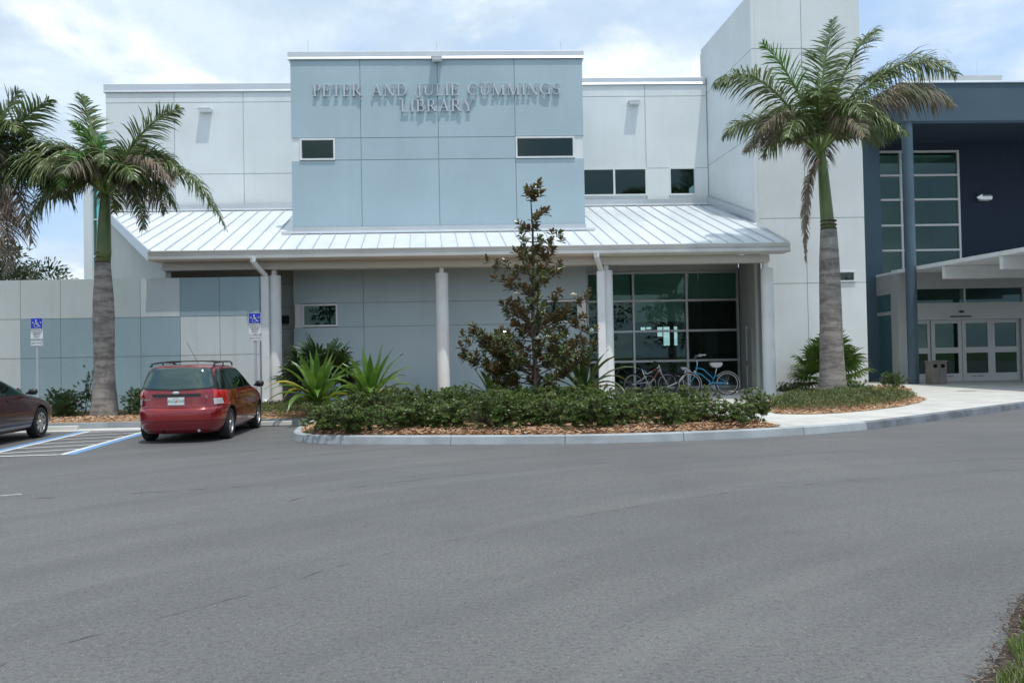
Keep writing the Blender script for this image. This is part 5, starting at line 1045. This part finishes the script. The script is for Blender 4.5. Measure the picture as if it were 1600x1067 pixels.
RW.location = (-6.03, 18.90, 0); RW.rotation_euler.z = R(2.6); RW.scale = (1.02, 1, 1.0)
# --- maroon sedan at the left edge
SD = thing('sedan', (0, 0, 0), 'dark maroon sedan parked nose in at the left edge of the photo', 'car')
SB = Body([(.20, .80, -2.2, 2.25, 5), (.30, .87, -2.35, 2.40, 5), (.45, .915, -2.43, 2.47, 4.6), (.60, .925, -2.44, 2.47, 4.4), (.70, .92, -2.42, 2.40, 4.2), (.78, .915, -2.38, 2.22, 4.2), (.86, .905, -2.32, 1.90, 4.2), (.93, .885, -2.2, 1.45, 4.2), (.97, .865, -1.75, 1.18, 4.2), (1.05, .83, -1.5, .98, 4), (1.14, .785, -1.32, .78, 3.8), (1.24, .725, -1.12, .52, 3.8), (1.32, .665, -.95, .28, 3.6), (1.38, .59, -.75, .05, 3.4), (1.41, .45, -.55, -.15, 3), (1.42, .15, -.4, -.25, 2.6)])
sr = .33
carbody(SD, SB, 'car_maroon', [(.6, 1.3, -1.36, sr, .39), (-1.3, -.6, -1.36, sr, .39), (.6, 1.3, 1.38, sr, .39), (-1.3, -.6, 1.38, sr, .39)])
for sg in (1, -1):
    patch(SB, 'side', [(-1.22, .985), (-.22, .985)], [(-.86, 1.28), (-.25, 1.335)], 'car_glass_clear', 'side_window', SD, off=.008, sgn=sg)
    patch(SB, 'side', [(-.14, .985), (.92, .98)], [(-.17, 1.335), (.12, 1.315)], 'car_glass_clear', 'side_window', SD, off=.008, sgn=sg)
    patch(SB, 'side', [(-1.30, .96), (1.00, .955)], [(-.84, 1.315), (.07, 1.345)], 'car_black', 'window_seal', SD, off=.004, sgn=sg, nu=24)
    for y in (-.18, 1.02): patch(SB, 'side', [(y-.004, .34), (y+.004, .34)], [(y-.004, .95), (y+.004, .95)], 'car_seam', 'door_gap', SD, off=.001, sgn=sg, nu=1)
    patch(SB, 'side', [(-.95, .50), (1.0, .50)], [(-.95, .545), (1.0, .545)], 'car_maroon', 'side_moulding', SD, off=.014, sgn=sg, nu=20, nv=1)
    patch(SB, 'side', [(-.97, .27), (.98, .27)], [(-.97, .33), (.98, .33)], 'alloy', 'sill_trim', SD, off=.010, sgn=sg, nu=20, nv=1)
    m_ = MB().lathe([(.001, -.06), (.07, -.05), (.09, 0), (.075, .045), (.001, .06)], 16); mo = MB().add([(sg*(1.0)+v[0]*1.1, .80+v[1]*.7, 1.02+v[2]*1.1) for v in m_.v], m_.f); mo.tube([(sg*.86, .80, .99), (sg*.96, .80, .99)], .025, 6); mo.build('wing_mirror', 'car_black', SD, local=True, smooth=True)
    MB().obox((sg*(SB.side(.0, .86)+.012), 0.02, .86), .03, .17, .035).build('handle', 'car_maroon', SD, local=True, bevel=.008)
    for y in (-1.36, 1.38): wheel(SD, sg*.80, y, sr, .205, 7, sg, True)
patch(SB, 'front', [(-.70, 1.0), (0, 1.02), (.70, 1.0)], [(-.52, 1.33), (0, 1.35), (.52, 1.33)], 'car_glass', 'windscreen', SD, off=.006, nu=16); MB().box(-.58, .58, -2.0, 2.0, .18, .32).build('underside', 'underbody', SD, local=True)
SD.location = (-10.42, 17.45, 0); SD.rotation_euler.z = R(2.0)
# ================================================================ SIGNS
def sign(x, y, z0, label, tilt=0):
    t = thing('parking_sign', (x, y, .15), label, 'sign', 'disabled parking signs')
    MB().box(x-.03, x+.03, y, y+.03, .1, z0+.78).build('post', 'sign_post', t)
    W = .30; yy = y-.012
    p = MB().box(x-W/2, x+W/2, yy, yy+.004, z0+.24, z0+.76).build('sign_plate', 'sign_white', t)
    MB().box(x-W/2+.006, x+W/2-.006, yy-.003, yy-.001, z0+.50, z0+.753).build('blue_field', 'sign_blue', p)
    # wheelchair symbol
    cx, cz, q = x+.005, z0+.60, yy-.0065; b = MB()
    def bar(pts, w_):
        for a, c in zip(pts[:-1], pts[1:]):
            a, c = Vector(a), Vector(c); d = (c-a).normalized(); n = Vector((-d.y, d.x))*w_/2; a = a-d*w_*.3; c = c+d*w_*.3
            b.add([(cx+p_.x, q, cz+p_.y) for p_ in (a-n, c-n, c+n, a+n)], [(0, 1, 2, 3)])
    pts = [(-.015+.052*math.cos(R(a)), -.025+.052*math.sin(R(a))) for a in range(110, 371, 20)]; bar(pts, .014)
    bar([(-.02, .075), (-.012, .0), (.04, -.005), (.062, -.055), (.08, -.05)], .018); bar([(-.015, .035), (.03, .035)], .013)
    b.add([(cx-.022+.018*math.cos(k*.785), q, cz+.10+.018*math.sin(k*.785)) for k in range(8)], [tuple(range(8))])
    for s in (-1, 1): bar([(s*.095-.012, .045), (s*.095+.012, .045)], .02)
    b.build('wheelchair_symbol', 'sign_white', p)
    for k, s in enumerate(('PARKING BY', 'DISABLED', 'PERMIT', 'ONLY')): textobj(s, .060, 'ink', 'lettering', p, (x, yy-.003, z0+.462-k*.058), ext=.0006)
    b = MB(); fr = .006
    for x0, x1, a, c in ((x-W/2, x+W/2, z0+.235, z0+.241), (x-W/2, x+W/2, z0+.759, z0+.765)): b.box(x0, x1, yy-.002, yy+.005, a, c)
    p2 = MB().box(x-W/2, x+W/2, yy, yy+.004, z0+.06, z0+.20).build('fine_plate', 'sign_white', t); e = MB(); e.box(x-W/2+.008, x+W/2-.008, yy-.002, yy-.001, z0+.185, z0+.190); e.box(x-W/2+.008, x+W/2-.008, yy-.002, yy-.001, z0+.070, z0+.075); e.box(x-W/2+.008, x-W/2+.013, yy-.002, yy-.001, z0+.0755, z0+.1845); e.box(x+W/2-.013, x+W/2-.008, yy-.002, yy-.001, z0+.0755, z0+.1845); e.build('border', 'ink', p2)
    textobj('$250 FINE', .058, 'ink', 'lettering', p2, (x, yy-.003, z0+.13), ext=.0004)
sign(-11.05, 21.6, 2.0, 'blue and white disabled parking sign on a thin post above the maroon car'); sign(-5.57, 21.3, 2.02, 'blue and white disabled parking sign on a grey post beside the red wagon')
# wheel stops
def stop(x, y, label):
    t = MB().ext([(y-.08, .005), (y+.08, .005), (y+.06, .12), (y-.06, .12)], 'x', x-.9, x+.9).build('wheel_stop', 'concrete'); tag(t, label, 'wheel stop', 'concrete wheel stops')
    t.modifiers.new('b', 'BEVEL').width = .015
stop(-5.46, 20.72, 'pale concrete wheel stop under the nose of the red wagon'); stop(-10.5, 20.62, 'pale concrete wheel stop under the nose of the maroon car')
# ================================================================ BIKES, RACK, BIN, BOX
def bwheel(t, cx, cz, r, tyre='rubber', fender=None, fat=.022, spokes=20):
    w_ = MB().tube([(cx+r*math.cos(a*math.pi/20), 0, cz+r*math.sin(a*math.pi/20)) for a in range(40)], fat, 8, closed=True).build('wheel', tyre, t, local=True, smooth=True)
    b = MB().tube([(cx+(r-.03)*math.cos(a*math.pi/20), 0, cz+(r-.03)*math.sin(a*math.pi/20)) for a in range(40)], .011, 5, closed=True); b.build('rim', 'bike_cream' if fender else 'alloy', w_, local=True)
    b = MB()
    for k in range(spokes): a = k*2*math.pi/spokes; b.tube([(cx+.02*math.cos(a+1), .02*(-1)**k, cz+.02*math.sin(a+1)), (cx+(r-.03)*math.cos(a), 0, cz+(r-.03)*math.sin(a))], .0022, 3)
    b.build('spoke_set', 'alloy', w_, local=True); MB().disc((cx, 0, cz), 'y', [(.001, -.045), (.025, -.04), (.018, 0), (.025, .04), (.001, .045)], 10).build('hub', 'alloy', w_, local=True)
    if fender:
        a0, a1 = fender; b = MB()
        pts = [(cx+(r+.035)*math.cos(R(a)), cz+(r+.035)*math.sin(R(a))) for a in range(a0, a1+1, 8)]; vs = []
        for x, z in pts: vs += [(x, -.032, z), (x, 0, z+.0), (x, .032, z)]
        b.add(vs, [f for i in range(len(pts)-1) for f in ((3*i, 3*i+1, 3*i+4, 3*i+3), (3*i+1, 3*i+2, 3*i+5, 3*i+4))]); o = b.build('mudguard', 'bike_cream', t, local=True); sm = o.modifiers.new('s', 'SOLIDIFY'); sm.thickness = .012
def crankset(t, x, z, m='alloy', r=.085):
    b = MB().tube([(x+r*math.cos(a*math.pi/12), -.04, z+r*math.sin(a*math.pi/12)) for a in range(24)], .008, 5, closed=True); b.tube([(x, -.06, z), (x+.05, -.06, z-.155)], .011, 6); b.tube([(x, .06, z), (x-.05, .06, z+.155)], .011, 6)
    for a in range(5): b.tube([(x, -.04, z), (x+r*math.cos(a*1.257), -.04, z+r*math.sin(a*1.257))], .007, 4)
    b.build('crankset', m, t, local=True); MB().box(x+.0, x+.10, -.15, -.06, z-.17, z-.145).build('pedal', 'rubber', t, local=True); MB().box(x-.10, x+.0, .06, .15, z+.145, z+.17).build('pedal', 'rubber', t, local=True)
# blue cruiser, facing left; local x to the right
BC = thing('cruiser_bicycle', (0, 0, 0), 'bright blue step-through cruiser bicycle with cream mudguards parked at the glass wall', 'bicycle', 'bicycles parked at the storefront')
r = .345; fx, rx_ = -.60, .56
bwheel(BC, fx, r, r, fender=(-15, 120)); bwheel(BC, rx_, r, r, fender=(-25, 150))
bb = (.08, .30); hd0, hd1 = (-.415, .62), (-.345, .82+.10); st0 = (.215, .66)
T = lambda pts, rad, m, nme: MB().tube([(p[0], p[2] if len(p) > 2 else 0, p[1]) for p in pts], rad, 8).build(nme, m, BC, local=True, smooth=True)
fb = MB()
for pts, rad in (([hd0, (-.39, .70), hd1], .024), ([(-.37, .84), (-.16, .80), (.03, .62), (.14, .50)], .020), ([(-.40, .70), (-.22, .64), (-.02, .46), bb], .020), ([bb, st0], .019), ([bb, (.32, .31), (rx_, r)], .013), ([(.19, .62), (rx_, r)], .012)): fb.tube([(p[0], 0, p[1]) for p in pts], rad, 8)
fb.build('frame', 'bike_blue', BC, local=True, smooth=True)
f2 = MB()
for s in (-.05, .05): f2.tube([(hd0[0], s*.6, hd0[1]), (-.47, s, .52), (fx, s, r)], .013, 6)
f2.build('fork', 'bike_blue', BC, local=True)
hb = MB().tube([(-.35, 0, .90), (-.33, 0, 1.0), (-.36, 0, 1.06)], .014, 6)
for s in (-1, 1): hb.tube([(-.36, 0, 1.06), (-.40, s*.12, 1.14), (-.33, s*.28, 1.24), (-.20, s*.33, 1.22)], .012, 6)
hb.build('handlebar', 'chrome', BC, local=True)
for s in (-1, 1): MB().tube([(-.25, s*.315, 1.225), (-.13, s*.345, 1.215)], .018, 6).build('grip', 'bike_cream', BC, local=True)
MB().tube([(st0[0]-.01, 0, st0[1]-.03), (.25, 0, .83)], .012, 6).build('seat_post', 'chrome', BC, local=True)
sd = MB(); sd.add([(.06, -.10, .90), (.16, -.15, .84), (.34, -.15, .84), (.42, -.12, .92), (.42, -.10, 1.0), (.04, -.08, 1.0), (.06, .10, .90), (.16, .15, .84), (.34, .15, .84), (.42, .12, .92), (.42, .10, 1.0), (.04, .08, 1.0)], [(0, 1, 2, 3, 4, 5), (11, 10, 9, 8, 7, 6), (0, 6, 7, 1), (1, 7, 8, 2), (2, 8, 9, 3), (3, 9, 10, 4), (4, 10, 11, 5), (5, 11, 6, 0)]); sd.build('saddle', 'saddle', BC, local=True, bevel=.03, smooth=True)
crankset(BC, *bb); gd = MB(); gd.ext([(.02, .34), (.03, .385), (.12, .40), (.50, .375), (.50, .345), (.12, .355)], 'y', -.075, -.065); gd.build('chain_guard', 'bike_blue', BC, local=True)
MB().tube([(.14, -.05, .30), (.20, -.16, .03)], .009, 5).build('kickstand', 'alloy', BC, local=True); MB().box(-.44, -.40, -.03, .03, .70, .76).build('front_lamp', 'bike_cream', BC, local=True)
BC.location = (7.60, 27.75, .168); BC.scale = (1.08, 1.08, 1.08); BC.rotation_euler = (R(-3), 0, R(-4))
# silver and rust full-suspension bike, facing right
MBK = thing('mountain_bicycle', (0, 0, 0), 'silver and dark full-suspension mountain bicycle facing right before the glass wall', 'bicycle', 'bicycles parked at the storefront')
r = .33; bwheel(MBK, -.58, r, r, fat=.03); bwheel(MBK, .55, r, r, fat=.03); bb = (-.08, .31)
fb = MB()
for pts, rad in (([(-.30, .82), (-.22, .60), bb], .020), ([(-.26, .70), (-.12, .66), (.16, .80), (.28, .90)], .020), ([(-.22, .78), (-.12, .66)], .014), ([bb, (.12, .52), (.30, .82)], .026), ([bb, (-.02, .25), (.06, .24)], .018)): fb.tube([(p[0], 0, p[1]) for p in pts], rad, 8)
fb.build('frame', 'bike_silver', MBK, local=True, smooth=True)
b = MB(); b.tube([(.03, -.01, .74), (.19, -.01, .83)], .027, 8); b.tube([(.09, -.01, .50), (.24, -.01, .73)], .032, 8); b.build('frame_panel', 'bike_orange', MBK, local=True)
for s in (-.05, .05): MB().tube([(-.10, s, .40), (-.58, s, r), (-.15, s, .58)], .012, 6).build('swing_arm', 'bike_silver', MBK, local=True)
b = MB()
for s in (-.05, .05): b.tube([(.30, s, .80), (.36, s, .62), (.55, s, r)], .017, 6)
b.tube([(.26, 0, .94), (.31, 0, .78)], .024, 8); b.tube([(.31, -.06, .79), (.31, .06, .79)], .018, 6); b.build('fork', 'bike_silver', MBK, local=True)
b = MB().tube([(.26, 0, .93), (.24, 0, 1.02)], .015, 6); b.tube([(.20, -.30, 1.03), (.25, 0, 1.02), (.20, .30, 1.03)], .012, 6); b.build('handlebar', 'rubber', MBK, local=True)
for s in (-1, 1): MB().tube([(.21, s*.2, 1.03), (.19, s*.31, 1.03)], .02, 6).build('grip', 'rubber', MBK, local=True)
MB().tube([(-.29, 0, .80), (-.34, 0, .98)], .014, 6).build('seat_post', 'rubber', MBK, local=True); b = MB(); b.obox((-.37, 0, 1.0), .27, .12, .05); b.build('saddle', 'rubber', MBK, local=True, bevel=.02); crankset(MBK, *bb, m='bike_silver')
MBK.location = (5.95, 29.2, .168); MBK.scale = (1.08,)*3; MBK.rotation_euler = (R(4), 0, R(6))
# darker third bike behind the rack
DK = thing('dark_bicycle', (0, 0, 0), 'dark bicycle half hidden behind the curved steel bike rack', 'bicycle', 'bicycles parked at the storefront')
r = .32; bwheel(DK, -.52, r, r); bwheel(DK, .52, r, r); b = MB()
for pts in ([(-.28, .80), (-.15, .30)], [(-.26, .72), (.26, .74)], [(-.15, .30), (.28, .66)], [(-.15, .30), (-.52, .32)], [(-.25, .70), (-.52, .32)], [(.24, .80), (.30, .62), (.52, .32)]): b.tube([(p[0], 0, p[1]) for p in pts], .015, 6)
b.build('frame', 'rubber', DK, local=True); b = MB().tube([(.24, 0, .80), (.23, 0, .93)], .013, 6); b.tube([(.26, -.27, .94), (.23, 0, .93), (.26, .27, .94)], .012, 6); b.build('handlebar', 'rubber', DK, local=True)
b = MB(); b.obox((-.31, 0, .87), .24, .12, .05); b.tube([(-.28, 0, .8), (-.31, 0, .86)], .012, 5); b.build('saddle', 'rubber', DK, local=True); crankset(DK, -.15, .30)
DK.location = (6.60, 30.4, .168); DK.rotation_euler = (R(3), 0, R(150))
RK = thing('bike_rack', (6.75, 28.6, .168), 'galvanised steel bike rack with curved tube between the bicycles', 'bike rack')
b = MB(); z = .168; b.tube([(7.05, 28.3, z), (7.05, 28.3, z+.70), (7.04, 28.3, z+.82), (6.98, 28.3, z+.90), (6.80, 28.3, z+.92)], .028, 8); b.tube([(7.02, 28.5, z+.90), (6.98, 28.5, z+.66), (6.80, 28.5, z+.45), (6.40, 28.5, z+.28), (6.25, 28.5, z+.10), (6.25, 28.5, z)], .028, 8); b.build('rack_tube', 'galvalume', RK, smooth=True)
MB().tube([(7.18, 28.6, z), (7.18, 28.6, z+.82), (6.9, 28.6, z+.86)], .028, 8).build('rack_tube', 'galvalume', RK, smooth=True)
BN = thing('litter_bin', (18.22, 33.1, .15), 'tan two-compartment litter bin beside the slate column at the entrance', 'bin')
for k in (0, 1):
    x0 = 17.94+k*.305; b = MB()
    for rr in rect_minus((x0, x0+.295, .16, 1.04), [(x0+.06, x0+.235, .80, .95)]): b.box(rr[0], rr[1], 32.85, 32.88, rr[2], rr[3])
    b.box(x0, x0+.295, 32.885, 33.35, .16, .78); b.box(x0, x0+.03, 32.885, 33.35, .785, 1.04); b.box(x0+.265, x0+.295, 32.885, 33.35, .785, 1.04); c = b.build('bin_body', 'bin_tan', BN); MB().box(x0+.04, x0+.255, 33.0, 33.05, .79, 1.0).build('opening', 'black', c)
MB().box(17.91, 18.57, 32.82, 33.38, 1.045, 1.09).build('lid', 'bin_tan', BN, bevel=.01); MB().box(17.96, 18.52, 32.9, 33.33, .14, .16).build('base', 'black', BN)
NB = thing('book_drop_box', (-7.2, 28.2, .15), 'dark navy box standing between the screen wall and the first white column', 'box'); MB().box(-7.5, -6.92, 28.0, 28.6, .16, 1.52).build('box_body', 'navy_box', NB, bevel=.02); MB().box(-7.4, -7.05, 27.98, 27.998, 1.2, 1.32).build('slot', 'black', NB)
